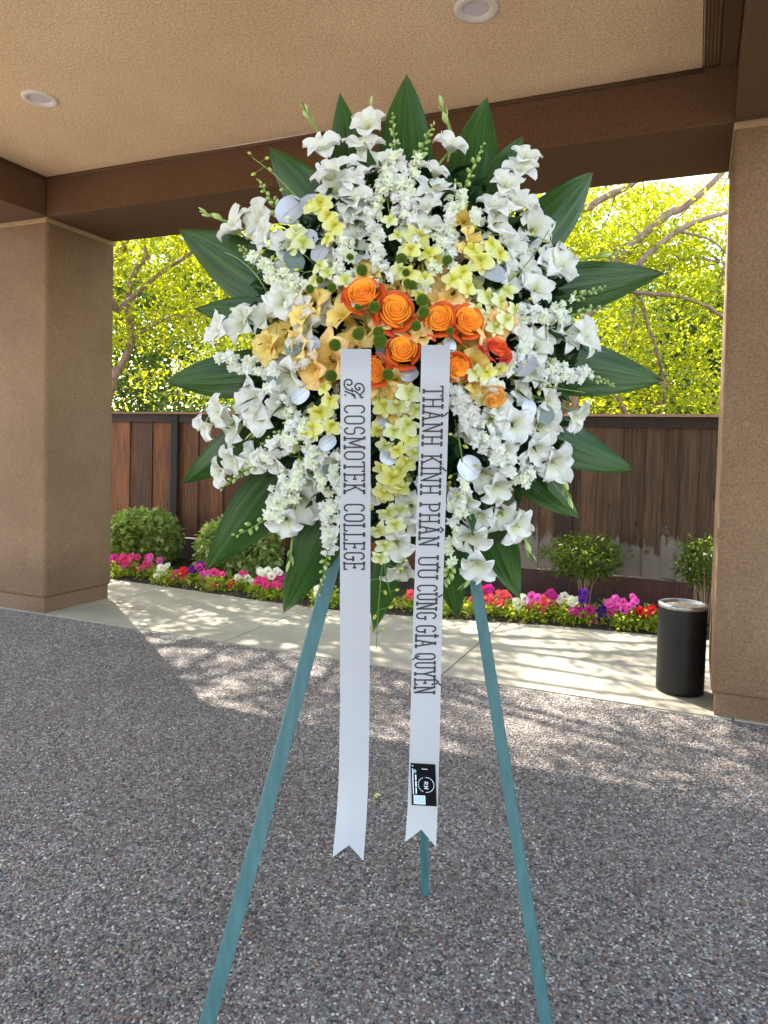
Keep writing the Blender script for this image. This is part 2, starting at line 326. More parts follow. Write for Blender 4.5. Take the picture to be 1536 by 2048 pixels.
M['shrub_leaf'] = leafy('shrub_leaf', [(0.0, (0.07, 0.12, 0.02)), (0.6, (0.28, 0.37, 0.09)), (1, (0.60, 0.62, 0.30))], 0.35, (0.35, 0.48, 0.05), 0.4)  # palest tones put sunlight on the foliage into the leaf colour
M['nandina_leaf'] = leafy('nandina_leaf', [(0.0, (0.04, 0.075, 0.015)), (0.7, (0.10, 0.16, 0.02)), (1, (0.25, 0.25, 0.03))], 0.4, (0.30, 0.38, 0.03), 0.4)
M['petunia_leaf'] = leafy('petunia_leaf', [(0.0, (0.12, 0.20, 0.02)), (1, (0.42, 0.48, 0.06))], 0.5, (0.60, 0.68, 0.06), 0.5)
for k, c in dict(pink=(0.72, 0.05, 0.22), magenta=(0.55, 0.02, 0.25), coral=(0.78, 0.10, 0.12), red=(0.62, 0.012, 0.02), white=(0.80, 0.80, 0.66), purple=(0.09, 0.012, 0.26), hot_pink=(0.75, 0.10, 0.45)).items():
    M['pt_'+k] = leafy('petunia_'+k, [(0.0, tuple(x*0.5 for x in c)), (0.3, c), (1, tuple(min(0.85, x*1.1+0.01) for x in c))], 0.4, None, 0.5)

# ================================================================== setting
def sheet(name, poly, z, m):
    me = bpy.data.meshes.new(name); me.from_pydata([(p.x, p.y, z) for p in poly], [], [tuple(range(len(poly)))]); me.materials.append(m)
    o = link(name, me); o['kind'] = 'structure'; return o
def poly_uw(pts): return [uw(*p) for p in pts]
sheet('ground', [Vector((-400, -400, 0)), Vector((400, -400, 0)), Vector((400, 400, 0)), Vector((-400, 400, 0))], -0.03, M['soil'])
def slab(name, pts, z0, z1, m):
    mb = MB(); n = len(pts); P = poly_uw(pts)
    mb.add([(p.x, p.y, z0) for p in P]+[(p.x, p.y, z1) for p in P], [tuple(range(n, 2*n))]+[(i, (i+1) % n, n+(i+1) % n, n+i) for i in range(n)])
    o = mb.build(name, m, smooth=False); o['kind'] = 'structure'; return o
pave = slab('pavement', [(-20, -24), (25, -24), (25, -0.012), (-20, -0.012)], -0.05, 0.0, M['aggregate'])
# sidewalk slabs: separate pours with open joints, curved garden edge
def bed_w(u):   # edge between walk and flower bed
    pts = [(-20, 1.5), (-1, 1.42), (0.2, 1.36), (1.2, 1.28), (2.0, 1.26), (2.9, 1.42), (3.7, 1.62), (4.6, 1.72), (6, 1.85), (25, 1.9)]
    return float(np.interp(u, [p[0] for p in pts], [p[1] for p in pts]))
walk = link('sidewalk', None); walk.location = uw(0, 0, 0); walk['kind'] = 'structure'
cuts = [-20, -8, -4.85, -3.2, -1.55, 0.1, 1.75, 3.39, 5.04, 6.7, 8.4, 12, 25]
for a, b_ in zip(cuts[:-1], cuts[1:]):
    for (w0, w1) in ((0.0, None),):
        us = np.linspace(a+0.005, b_-0.005, 6)
        P = [uw(u, w0) for u in us]+[uw(u, bed_w(u)) for u in us[::-1]]
        n = len(P); mb = MB(); mb.add([(p.x, p.y, -0.05) for p in P]+[(p.x, p.y, 0.004) for p in P], [tuple(range(n, 2*n))]+[(i, (i+1) % n, n+(i+1) % n, n+i) for i in range(n)])
        mb.build('concrete_slab', M['concrete'], walk, smooth=False, loc=uw((a+b_)/2, 0.7))
# flower bed soil, gently mounded
mb = MB(); P = []; nu, nv = 60, 12
for i in range(nu):
    u = -8+20*i/(nu-1)
    for j in range(nv):
        f = j/(nv-1); w = bed_w(u)+0.01+(6.5-bed_w(u))*f**1.6
        p = uw(u, w, -0.012+0.06*min(1, f**0.6*2)+0.012*math.sin(u*9+j)*(j > 0)); P.append(p)
mb.grid(P, nu, nv); o = mb.build('garden_bed', M['soil']); o['kind'] = 'structure'

# pebbles: real stones set in the mortar nearest the camera
def pebbles():
    poly = [Vector((-1.35, 1.25, 0)), Vector((1.35, 1.25, 0)), Vector((2.75, 3.32, 0)), uw(4.8, -0.03), uw(0.0, -0.03), Vector((-3.6, 5.9, 0))]
    me = bpy.data.meshes.new('pebbles'); me.from_pydata([(p.x, p.y, 0.0015) for p in poly], [], [tuple(range(len(poly)))])
    o = link('pebbles', me); o['kind'] = 'stuff'; o['label'] = 'small grey brown and white stones set in the driveway'; o['category'] = 'gravel'
    ng = bpy.data.node_groups.new('pebble_scatter', 'GeometryNodeTree')
    ng.interface.new_socket('Geometry', in_out='INPUT', socket_type='NodeSocketGeometry'); ng.interface.new_socket('Geometry', in_out='OUTPUT', socket_type='NodeSocketGeometry')
    gi = ng.nodes.new('NodeGroupInput'); go = ng.nodes.new('NodeGroupOutput')
    dp = ng.nodes.new('GeometryNodeDistributePointsOnFaces'); dp.distribute_method = 'POISSON'
    dp.inputs['Distance Min'].default_value = 0.0080; dp.inputs['Density Max'].default_value = 22000
    ico = ng.nodes.new('GeometryNodeMeshIcoSphere'); ico.inputs['Radius'].default_value = 1.0; ico.inputs['Subdivisions'].default_value = 2
    ss = ng.nodes.new('GeometryNodeSetShadeSmooth'); sm = ng.nodes.new('GeometryNodeSetMaterial'); sm.inputs['Material'].default_value = M['pebble']
    ip = ng.nodes.new('GeometryNodeInstanceOnPoints')
    rv = ng.nodes.new('FunctionNodeRandomValue'); rv.data_type = 'FLOAT_VECTOR'; rv.inputs[0].default_value = (0.0036, 0.0028, 0.0015); rv.inputs[1].default_value = (0.0072, 0.0050, 0.0031)
    rr = ng.nodes.new('FunctionNodeRandomValue'); rr.data_type = 'FLOAT_VECTOR'; rr.inputs[0].default_value = (-0.3, -0.3, 0); rr.inputs[1].default_value = (0.3, 0.3, 6.28); rr.inputs['Seed'].default_value = 5
    L = ng.links.new
    L(gi.outputs[0], dp.inputs['Mesh']); L(dp.outputs['Points'], ip.inputs['Points']); L(ico.outputs['Mesh'], ss.inputs['Geometry']); L(ss.outputs[0], sm.inputs['Geometry']); L(sm.outputs[0], ip.inputs['Instance'])
    L(rv.outputs[0], ip.inputs['Scale']); L(rr.outputs[0], ip.inputs['Rotation']); L(ip.outputs[0], go.inputs[0])
    md = o.modifiers.new('scatter', 'NODES'); md.node_group = ng
    me.materials.append(M['pebble'])
pebbles()

# ------------------------------------------------------------------ canopy
AX = (UU, WW, Vector((0, 0, 1)))
canopy = thing('drive_through_canopy', uw(0, 0, 0), 'brown stucco carport canopy with tan textured ceiling over the driveway', 'canopy')
def cbox(name, u0, u1, w0, w1, z0, z1, m, parent=canopy, bevel=0.006):
    mb = MB(); c = uw((u0+u1)/2, (w0+w1)/2, (z0+z1)/2); mb.box(c, abs(u1-u0)/2, abs(w1-w0)/2, abs(z1-z0)/2, AX)
    o = mb.build(name, m, parent, smooth=False, loc=c, bevel=bevel); return o
BACK = -5.3     # how far the roof runs toward and past the camera
cbox('ceiling', -0.0, LC, BACK, 0.0, HC, HC+0.12, M['stucco_ceiling'], bevel=0)
cbox('roof_deck', -1.7, BL+1.7, BACK-0.3, 0.80, HC+0.10, HC+0.45, M['stucco_beam'])
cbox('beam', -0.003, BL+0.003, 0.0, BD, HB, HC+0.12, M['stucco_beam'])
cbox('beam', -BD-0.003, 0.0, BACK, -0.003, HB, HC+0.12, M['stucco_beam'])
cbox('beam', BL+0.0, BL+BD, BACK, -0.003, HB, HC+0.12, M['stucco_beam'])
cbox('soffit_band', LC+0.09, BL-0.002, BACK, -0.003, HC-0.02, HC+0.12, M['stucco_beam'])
# rounded stop along the ceiling edge of the front and left beams
mb = MB(); mb.tube([uw(0.0, -0.004, HC-0.012), uw(LC, -0.004, HC-0.012)], 0.013, 8); mb.build('ceiling_bead', M['stucco_beam'], canopy, loc=uw(1, 0, HC))
mb = MB(); mb.tube([uw(0.004, -0.02, HC-0.012), uw(0.004, BACK, HC-0.012)], 0.013, 8); mb.build('ceiling_bead', M['stucco_beam'], canopy, loc=uw(1, 0, HC))
vent = cbox('soffit_vent', LC+0.003, LC+0.088, BACK, -0.02, HC-0.002, HC+0.10, M['trim'])
for k in range(5):
    u = LC+0.010+k*0.0165; cbox('vent_rib', u, u+0.006, BACK, -0.022, HC-0.016, HC-0.003, M['stucco_beam'], vent).location = uw(u+0.003, (BACK-0.022)/2, HC-0.0095)-wl(vent)
def pillar(u0, u1, face):
    p = cbox('pillar', u0, u1, 0.004, BD-0.004, 0.125, HB+0.04, M['stucco'], bevel=0.028)
    def sub(name, a, b_, w0, w1, z0, z1, m):
        o = cbox(name, a, b_, w0, w1, z0, z1, m, p, 0.004); o.location = uw((a+b_)/2, (w0+w1)/2, (z0+z1)/2)-wl(p)
    sub('plinth', u0+0.022, u1-0.022, 0.022, BD-0.022, -0.03, 0.13, M['plinth'])
    # paler band under the beam, on the three exposed sides
    sub('band', u0-0.006, u1+0.006, -0.004, 0.006, HB-0.042, HB-0.004, M['trim'])
    sub('band', u0-0.006, u0+0.004, 0.0065, BD-0.002, HB-0.042, HB-0.004, M['trim'])
    sub('band', u1-0.004, u1+0.006, 0.0065, BD-0.002, HB-0.042, HB-0.004, M['trim'])
pillar(-BD-0.9, 0.0, 1)
pillar(BL, BL+BD+0.9, -1)
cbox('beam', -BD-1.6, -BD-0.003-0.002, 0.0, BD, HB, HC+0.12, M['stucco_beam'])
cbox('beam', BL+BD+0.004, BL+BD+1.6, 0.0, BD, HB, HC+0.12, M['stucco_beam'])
# upper block of the right pillar, standing proud of the ceiling beam
for (px, py, lab) in ((80, 197, 'round white recessed ceiling light near the left beam'), (952, 17, 'round white recessed ceiling light above the flower spray, cut by the top of the photo')):
    c = on_z(px, py, HC); t = thing('recessed_light', c, lab, 'ceiling light', 'recessed ceiling lights')
    mb = MB(); n = 40; prof = [(0.105, 0.0), (0.103, -0.008), (0.09, -0.012), (0.066, -0.008), (0.058, 0.004)]
    V = [(r*math.cos(2*math.pi*k/n), r*math.sin(2*math.pi*k/n), z) for r, z in prof for k in range(n)]
    mb.add(V, [(i*n+k, i*n+(k+1) % n, (i+1)*n+(k+1) % n, (i+1)*n+k) for i in range(len(prof)-1) for k in range(n)]); mb.build('trim_ring', M['lamp_white'], t)
    mb = MB(); mb.add([(0.0585*math.cos(2*math.pi*k/n), 0.0585*math.sin(2*math.pi*k/n), -0.001) for k in range(n)], [tuple(range(n))]); mb.build('lens', M['lamp_lens'], t, smooth=False)

# ------------------------------------------------------------------ fence
FW = 2.81; FTOP = 1.79
fence = thing('wooden_fence', uw(2, FW, 0), 'tall redwood board fence with dark top rail behind the flower bed', 'fence')
def fbox(name, u0, u1, w0, w1, z0, z1, m, bevel=0.003):
    mb = MB(); c = uw((u0+u1)/2, (w0+w1)/2, z0); mb.box(uw((u0+u1)/2, (w0+w1)/2, (z0+z1)/2), abs(u1-u0)/2, abs(w1-w0)/2, abs(z1-z0)/2, AX)
    o = mb.build(name, m, fence, smooth=False, loc=c); o.rotation_euler = (0, 0, 0)
    return o
posts = [on_w(352, 900, FW)[0], on_w(1131, 1100, FW)[0]]
stepp = (posts[1]-posts[0])/2
allposts = [posts[0]+stepp*k for k in range(-7, 8)]
u = -11.0; k = 0
while u < 12.5:
    wd = random.choice([0.145, 0.19, 0.21, 0.15, 0.24]); out = (k % 2 == 0)
    skip = False
    pale = u > posts[0]+stepp*1.6
    if not skip:
        z0 = 0.27+random.uniform(-0.01, 0.01)
        ex = -0.0015 if out else 0.022
        fbox('plank', u-ex, u+wd+ex, FW+(0.0 if out else 0.016), FW+(0.0155 if out else 0.032), z0, FTOP-0.03, M['plank_pale'] if pale else M['plank'])
    u += wd; k += 1
for a, b_ in zip(allposts[:-1], allposts[1:]):
    fbox('top_rail', a+0.052, b_-0.052, FW-0.022, FW-0.002, FTOP-0.125, FTOP-0.028, M['wood_dark'])
    fbox('kickboard', a+0.052, b_-0.052, FW-0.02, FW-0.002, 0.03, 0.262, M['kick'])
    fbox('cap_board', a+0.002, b_-0.002, FW-0.065, FW+0.075, FTOP-0.026, FTOP, M['wood_cap'])
for p in allposts: fbox('fence_post', p-0.048, p+0.048, FW-0.04, FW-0.0015, -0.02, FTOP-0.028, M['wood_dark'])

# ------------------------------------------------------------------ leaves in numpy
def leaf_cloud(name, centers, nrm, per, spread, size, m, parent=None, flat=0.5, tr=(0, 1), aspect=0.42, droop=0.25, kind=None, up=None):
    """many folded four-point leaves around each twig end"""
    C = np.repeat(np.asarray(centers, float), per, axis=0); n = len(C)
    off = rng.normal(0, 1, (n, 3))*np.array([1, 1, flat])*spread; P = C+off
    d = off/np.maximum(np.linalg.norm(off, axis=1, keepdims=True), 1e-6)+rng.normal(0, 0.5, (n, 3)); d[:, 2] -= droop
    d /= np.linalg.norm(d, axis=1, keepdims=True)
    upv = rng.normal(0, 0.55, (n, 3))+np.array(up or (0, 0, 1.0)); sd_ = np.cross(d, upv); sd_ /= np.maximum(np.linalg.norm(sd_, axis=1, keepdims=True), 1e-6)
    nn = np.cross(sd_, d); L = size*rng.uniform(0.65, 1.25, (n, 1)); W = L*aspect
    a = P; b = P+d*L*0.45+sd_*W*0.5+nn*W*0.12; c = P+d*L; e = P+d*L*0.45-sd_*W*0.5+nn*W*0.12
    V = np.stack([a, b, c, e], 1).reshape(-1, 3)
    idx = np.arange(n)*4; Fq = np.stack([idx, idx+1, idx+2, idx, idx+2, idx+3], 1).reshape(-1)
    me = bpy.data.meshes.new(name); me.vertices.add(len(V)); me.vertices.foreach_set('co', V.ravel())
    me.loops.add(len(Fq)); me.loops.foreach_set('vertex_index', Fq); me.polygons.add(len(Fq)//3)
    me.polygons.foreach_set('loop_start', np.arange(0, len(Fq), 3)); me.update(calc_edges=True)
    clt = np.repeat(rng.uniform(tr[0], tr[1], len(centers)), per)
    t = np.clip(0.55*clt+0.45*rng.uniform(tr[0], tr[1], n), 0, 1)
    me.attributes.new('t', 'FLOAT', 'POINT').data.foreach_set('value', np.repeat(t, 4)); me.materials.append(m)
    o = link(name, me, parent)
    if parent: o.location = -wl(parent)
    if kind: o['kind'] = kind
    return o
def blob_pts(n, c, r, shell=0.0):
    p = rng.normal(0, 1, (n, 3)); p /= np.linalg.norm(p, axis=1, keepdims=True); rad = rng.uniform(shell, 1, (n, 1))**(1/3)
    return p*rad*np.array(r)+np.array(c)

# ------------------------------------------------------------------ trees
def px_branch(pts, Y, r0, r1):
    P = [at(x, y, Y+dy) for x, y, dy in [(q if len(q) == 3 else (*q, 0)) for q in pts]]
    return P, list(np.linspace(r0, r1, len(P)))
def smooth_path(P, n=5):
    P = [Vector(p) for p in P]; out = []
    for i in range(len(P)-1):
        p0 = P[max(i-1, 0)]; p1 = P[i]; p2 = P[i+1]; p3 = P[min(i+2, len(P)-1)]
        for k in range(n):
            t = k/n; out.append(0.5*((2*p1)+(p2-p0)*t+(2*p0-5*p1+4*p2-p3)*t*t+(3*p1-p0-3*p2+p3)*t**3))
    out.append(P[-1]); return out
def tree(name, base, limbs, label, leafmat, barkmat, cent, per, spread, size, tr=(0, 1), twigs=90, flat=0.5):
    t = thing(name, base, label, 'tree', 'trees behind the fence'); mb = MB(); ends = []
    for P, R in limbs:
        S = smooth_path(P); rr = np.interp(np.linspace(0, 1, len(S)), np.linspace(0, 1, len(R)), R)
        mb.tube(S, list(rr), 7); ends += S
    cent = np.asarray(cent); E = np.array([tuple(e) for e in ends])
    for k in rng.choice(len(cent), min(twigs, len(cent)), replace=False):    # twigs from the nearest limb to leaf clusters
        c = cent[k]; d = np.linalg.norm(E-c, axis=1); i = int(np.argmin(d))
        if d[i] < 1.6:
            a = Vector(E[i]); b_ = Vector(c); mid = (a+b_)/2+Vector(rng.normal(0, 0.07, 3))
            mb.tube(smooth_path([a, mid, b_], 3), list(np.linspace(0.011, 0.004, 7)), 4)
    mb.build('trunk', barkmat, t, loc=base)
    leaf_cloud('crown', cent, None, per, spread, size, leafmat, t, tr=tr, flat=flat)
    return t
# left tree: its pale limbs show in the opening beside the left pillar
b1 = uw(on_w(150, 900, 3.75)[0], 3.75, 0)
L1 = [px_branch([(225, 770, 0), (235, 745), (264, 682), (255, 624), (259, 579), (276, 532), (294, 516), (286, 480), (292, 420), (310, 350)], 8.9, 0.05, 0.022),
      px_branch([(215, 640), (235, 622), (261, 598), (300, 563), (327, 542), (380, 508), (430, 470), (500, 430)], 8.7, 0.036, 0.016),
      px_branch([(262, 682), (275, 672), (302, 653), (327, 639), (364, 635), (410, 628)], 8.9, 0.026, 0.010),
      px_branch([(200, 600), (236, 515), (252, 470), (275, 400), (300, 330)], 9.4, 0.075, 0.05)]
L1[0] = ([b1]+L1[0][0], [0.07]+L1[0][1]); L1[1] = ([b1+Vector((0.05, 0, 0.5)), *L1[1][0]], [0.05]+L1[1][1]); L1[3] = ([b1+Vector((-0.1, 0.1, 0))]+L1[3][0], [0.1]+L1[3][1])
for q in range(4):
    s0 = L1[q % 2][0][-2]; L1.append(([s0, s0+Vector((random.uniform(-1.6, 0.4), random.uniform(-0.4, 0.8), random.uniform(0.6, 1.4))), s0+Vector((random.uniform(-3, 0.3), random.uniform(-0.5, 1.0), random.uniform(1.5, 2.8)))], [0.05, 0.035, 0.012]))
def win(n, x0, x1, y0, y1, Y0, Y1):   # leaf clusters seen through an opening
    return [tuple(at(random.uniform(x0, x1), random.uniform(y0, y1), random.uniform(Y0, Y1))) for _ in range(n)]
c1 = win(440, 150, 520, 420, 690, 8.4, 10.4)+win(60, 150, 520, 690, 800, 8.8, 10.2)
def clumps(n, k, sg, ur, wr, zr):
    out = []
    for _ in range(n):
        c = uw(random.uniform(*ur), random.uniform(*wr), random.uniform(*zr)); out += [tuple(c+Vector((random.gauss(0, sg), random.gauss(0, sg), random.gauss(0, sg*0.45)))) for _ in range(k)]
    return out
CL = []
while len(CL) < 96:      # boughs spread over the walk and the roof edge
    gu, gw, z = 6.3-7.0*random.random()**1.25, random.uniform(-1.5, 2.2), random.uniform(4.0, 6.2); u_, w_ = gu-0.766*z, gw+0.562*z
    if w_ > 1.1: CL.append(uw(u_, w_, z))
for c in CL: c1 += [tuple(c+Vector((random.gauss(0, .22), random.gauss(0, .22), random.gauss(0, .1)))) for _ in range(15)]
for c in CL[::4]:
    s0 = L1[len(L1) % 2][0][-2]; L1.append(([s0, s0.lerp(c, 0.5)+Vector((random.uniform(-.4, .4), random.uniform(-.3, .3), 0.35)), c], [0.045, 0.03, 0.012]))
tree('spring_tree', b1, L1, 'pale barked tree with bright yellow green leaves beside the left pillar', M['leaf_spring'], M['bark'], c1, 24, 0.10, 0.075, (0.0, 1))
b2 = uw(3.6, 3.7, 0)
L2 = [px_branch([(1105, 700), (1180, 590), (1233, 527), (1282, 473), (1336, 428), (1367, 414), (1438, 351), (1520, 250)], 7.8, 0.058, 0.03),
      px_branch([(1150, 690), (1220, 590), (1273, 533), (1304, 502), (1355, 462), (1404, 439), (1455, 425), (1540, 400)], 7.6, 0.045, 0.018),
      px_branch([(1110, 480), (1179, 414), (1222, 388), (1253, 374), (1330, 320)], 7.9, 0.045, 0.03),
      px_branch([(1230, 580), (1296, 587), (1355, 593), (1412, 612), (1455, 640), (1510, 660)], 7.5, 0.026, 0.014),
      px_branch([(1255, 560), (1282, 601), (1296, 652), (1313, 698), (1324, 746), (1330, 800)], 7.7, 0.024, 0.018),
      px_branch([(1200, 760), (1225, 790), (1240, 803), (1252, 830)], 7.7, 0.03, 0.03),
      px_branch([(1355, 462), (1390, 470), (1425, 482), (1455, 510), (1500, 560)], 7.6, 0.016, 0.008),
      px_branch([(1270, 590), (1266, 640), (1262, 660), (1245, 700)], 7.7, 0.018, 0.008),
      px_branch([(1340, 528), (1380, 517), (1420, 520), (1450, 527)], 7.9, 0.014, 0.010)]
L2[0] = ([b2, uw(3.6, 3.8, 1.6)]+L2[0][0], [0.11, 0.085]+L2[0][1]); L2[1] = ([uw(3.65, 3.75, 1.0)]+L2[1][0], [0.06]+L2[1][1]); L2[2] = ([uw(3.5, 3.8, 1.2)]+L2[2][0], [0.07]+L2[2][1])
c2 = win(330, 1120, 1480, 560, 835, 7.4, 9.6)+win(330, 1130, 1400, 380, 560, 7.6, 9.8)+win(90, 1380, 1500, 350, 560, 7.8, 9.8)
c2 += clumps(8, 14, 0.24, (1.0, 6.5), (3.0, 5.6), (4.8, 6.4))
tree('spring_tree', b2, L2, 'spreading tree with long slanting limbs and yellow green leaves beside the right pillar', M['leaf_spring'], M['bark'], c2, 24, 0.10, 0.075, (0.0, 1))
# olive green evergreen lower in the left opening, dark trees farther back
def far_tree(base, h, r, nblob, label, mat_, per=30, size=0.11, name='evergreen_tree', tr=(0, 1), low=0.15, n=700, flat=0.7):
    t = thing(name, base, label, 'tree', 'trees behind the fence'); mb = MB(); b = Vector(base); cs = []
    top = b+Vector((0, 0, h*0.8)); mb.tube(smooth_path([b, b+Vector((0.1, 0, h*0.35)), top], 5), list(np.linspace(0.16, 0.03, 11)), 7)
    for k in range(nblob):
        q = random.uniform(0, 6.28); zz = random.uniform(low, 0.95)*h; rr = r*random.uniform(0.2, 0.85)*(1.1-abs(zz/h-0.5))
        c = b+Vector((math.cos(q)*rr, math.sin(q)*rr, zz)); cs.append(c)
        mb.tube(smooth_path([b+Vector((0, 0, zz*0.6)), (b+Vector((0, 0, zz*0.85))+c)/2, c], 3), list(np.linspace(0.05, 0.012, 7)), 5)
    mb.build('trunk', M['bark_dark'], t, loc=base); pts = []
    for c in cs: pts += blob_pts(n//nblob, tuple(c), (r*0.36, r*0.36, h*0.11)).tolist()
    leaf_cloud('crown', pts, None, per, 0.16, size, mat_, t, tr=tr, flat=flat)
far_tree(uw(-0.6, 5.6), 3.9, 2.0, 26, 'grey green bushy tree low in the opening right of the left pillar', M['leaf_olive'], 34, 0.075, 'olive_tree', (0, 1), 0.3, 900)
far_tree(uw(3.2, 6.4), 3.7, 1.7, 22, 'olive green bushy tree behind the middle of the fence', M['leaf_olive'], 30, 0.075, 'olive_tree', (0, 0.8), 0.3, 650)
far_tree(uw(7.4, 5.4), 3.3, 1.2, 14, 'dark green glossy tree peeking past the right pillar', M['leaf_dark'], 30, 0.09, 'evergreen_tree', (0.2, 1), 0.3, 380)
far_tree(uw(-2.5, 12.5), 6.8, 3.0, 26, 'tall dark evergreen far behind the left tree', M['leaf_dark'], 34, 0.13, 'evergreen_tree', (0, 1), 0.15, 900)
far_tree(uw(2.6, 13.0), 6.0, 2.8, 24, 'dark evergreen far behind the middle of the fence', M['leaf_dark'], 34, 0.13, 'evergreen_tree', (0, 1), 0.15, 800)
far_tree(uw(7.2, 12.0), 4.6, 2.3, 22, 'low dark evergreen far behind the right tree', M['leaf_dark'], 34, 0.12, 'evergreen_tree', (0, 1), 0.15, 700)

P = []
for _ in range(6200):
    q = random.uniform(-24, 20); top = (9.2 if q < 1.5 else 7.2 if q < 7 else 6.0)+0.9*math.sin(q*0.9)+0.6*math.sin(q*2.3)
    P.append(tuple(uw(q, random.uniform(14.5, 19), random.uniform(0.6, top))))
wd_ = leaf_cloud('woods', P, None, 26, 0.30, 0.24, M['leaf_wood'], None, tr=(0, 1), flat=0.8, aspect=0.6, kind='stuff'); tag(wd_, 'dense dark green woods closing the view behind the trees', 'woods')

# ------------------------------------------------------------------ shrubs and bed
def round_shrub(px, w, r, h, label):
    u, _ = on_w(px, 1060, w); base = uw(u, w, 0.02); t = thing('round_shrub', base, label, 'shrub', 'clipped round shrubs')
    mb = MB()
    for k in range(9):
        q = k*0.7; mb.tube(smooth_path([base, base+Vector((math.cos(q)*r*0.3, math.sin(q)*r*0.3, h*0.4)), base+Vector((math.cos(q)*r*0.7, math.sin(q)*r*0.7, h*0.75))], 3), [0.012]*3+[0.008]*4, 5)
    mb.build('branches', M['bark_dark'], t, loc=base)
    n = 900; p = rng.normal(0, 1, (n, 3)); p /= np.linalg.norm(p, axis=1, keepdims=True); p = np.sign(p)*np.abs(p)**0.75
    p *= (1+0.07*np.sin(p[:, :1]*9+p[:, 2:]*7))*rng.uniform(0.72, 1.0, (n, 1))**0.5
    P = p*np.array((r, r, h*0.5))+np.array((base.x, base.y, base.z+h*0.54)); P = P[P[:, 2] > 0.03]
    leaf_cloud('foliage', P, None, 6, 0.022, 0.078, M['shrub_leaf'], t, tr=(0, 1), flat=0.9, aspect=0.62)
round_shrub(290, 2.2, 0.36, 0.56, 'rounded green shrub touching the left pillar in front of the fence')
round_shrub(482, 2.2, 0.40, 0.56, 'rounded green shrub half hidden by the lower left leaves of the flower spray')
def nandina(px, w, r, h, label, n=210):
    u, _ = on_w(px, 1150, w); base = uw(u, w, 0.02); t = thing('nandina_shrub', base, label, 'shrub', 'upright nandina shrubs'); mb = MB(); cs = []
    for k in range(11):
        q = random.uniform(0, 6.28); r0 = random.uniform(0.01, 0.07); r1 = random.uniform(0.3, 0.95)*r
        top = base+Vector((math.cos(q)*r1, math.sin(q)*r1*0.8, h*random.uniform(0.62, 0.92)))
        mb.tube(smooth_path([base+Vector((math.cos(q)*r0, math.sin(q)*r0, 0)), base+Vector((math.cos(q)*(r0+0.02), math.sin(q)*(r0+0.02), h*0.35)), top], 4), list(np.linspace(0.009, 0.004, 9)), 5)
    mb.build('stems', M['bark'], t, loc=base)
    P = blob_pts(n, (base.x, base.y, base.z+h*0.74), (r, r*0.8, h*0.27), 0.1)
    leaf_cloud('foliage', P, None, 16, 0.05, 0.05, M['nandina_leaf'], t, tr=(0, 1), flat=0.5, aspect=0.36)
nandina(1168, 2.25, 0.31, 0.66, 'nandina shrub with bare stems in front of the fence behind the flower bed')
nandina(1412, 2.2, 0.20, 0.70, 'narrow nandina shrub half hidden by the right pillar', 120)

def petunia_mesh(kind):
    mb = MB(); P = []; T = []; nr, na = 5, 30
    for i in range(nr):
        f = i/(nr-1)
        for k in range(na):
            a = 2*math.pi*k/na; lob = 1-0.13*abs(math.sin(2.5*a))**0.6*f
            rr = (0.12+0.88*f**1.1)*lob; z = -0.6*(1-f)**2+0.05*math.sin(5*a+1)*f; P.append((rr*math.cos(a), rr*math.sin(a), z)); T.append(f)
    Fs = [(i*na+k, i*na+(k+1) % na, (i+1)*na+(k+1) % na, (i+1)*na+k) for i in range(nr-1) for k in range(na)]
    mb.add(P, Fs, T); return mb.mesh('petunia_flower', M['pt_'+kind])
PTM = {k: petunia_mesh(k) for k in ('pink', 'magenta', 'coral', 'red', 'white', 'purple', 'hot_pink')}
def petunia(px, kinds, label, dw=0.16, n=None, hh=0.145, rad=0.15, wpos=None):
    # plant stands just behind the walk edge under its flowers
    u = 0.0
    for _ in range(8): u, _z = on_w(px, 1140, bed_w(u)+dw)
    w = bed_w(u)+dw; base = uw(u, w, 0.0); t = thing('petunia_plant', base, label, 'flower', 'petunias in the flower bed')
    hh *= random.uniform(0.8, 1.15); P = blob_pts(40, (base.x, base.y, base.z+hh*0.42), (rad*random.uniform(.75, 1), rad*0.85, hh*0.5)); P[:, 2] = np.maximum(P[:, 2], 0.015)
    leaf_cloud('foliage', P, None, 12, 0.026, 0.046, M['petunia_leaf'], t, tr=(0, 1), flat=0.9, aspect=0.5)
    for (kd, dx, dy) in [(k_, x_+ox, y_+oy) for (k_, x_, y_) in kinds for ox, oy in ((0, 0), (random.uniform(-.05, .05), random.uniform(-.06, .0)), (random.uniform(-.035, .035), random.uniform(-.045, -.01)))]:   # dx sideways, dy height in metres
        f = link('flower', PTM[kd], t); s = random.uniform(0.032, 0.044); f.scale = (s, s, s)
        dirv = Vector((random.uniform(-0.5, 0.5), -1, random.uniform(0.3, 0.9))).normalized()
        f.location = UU*dx - WW*random.uniform(0.0, rad*0.7) + Vector((0, 0, hh+dy)); f.rotation_euler = dirv.to_track_quat('Z', 'Y').to_euler()
def fl(*a): return [(k, x, y) for k, x, y in a]
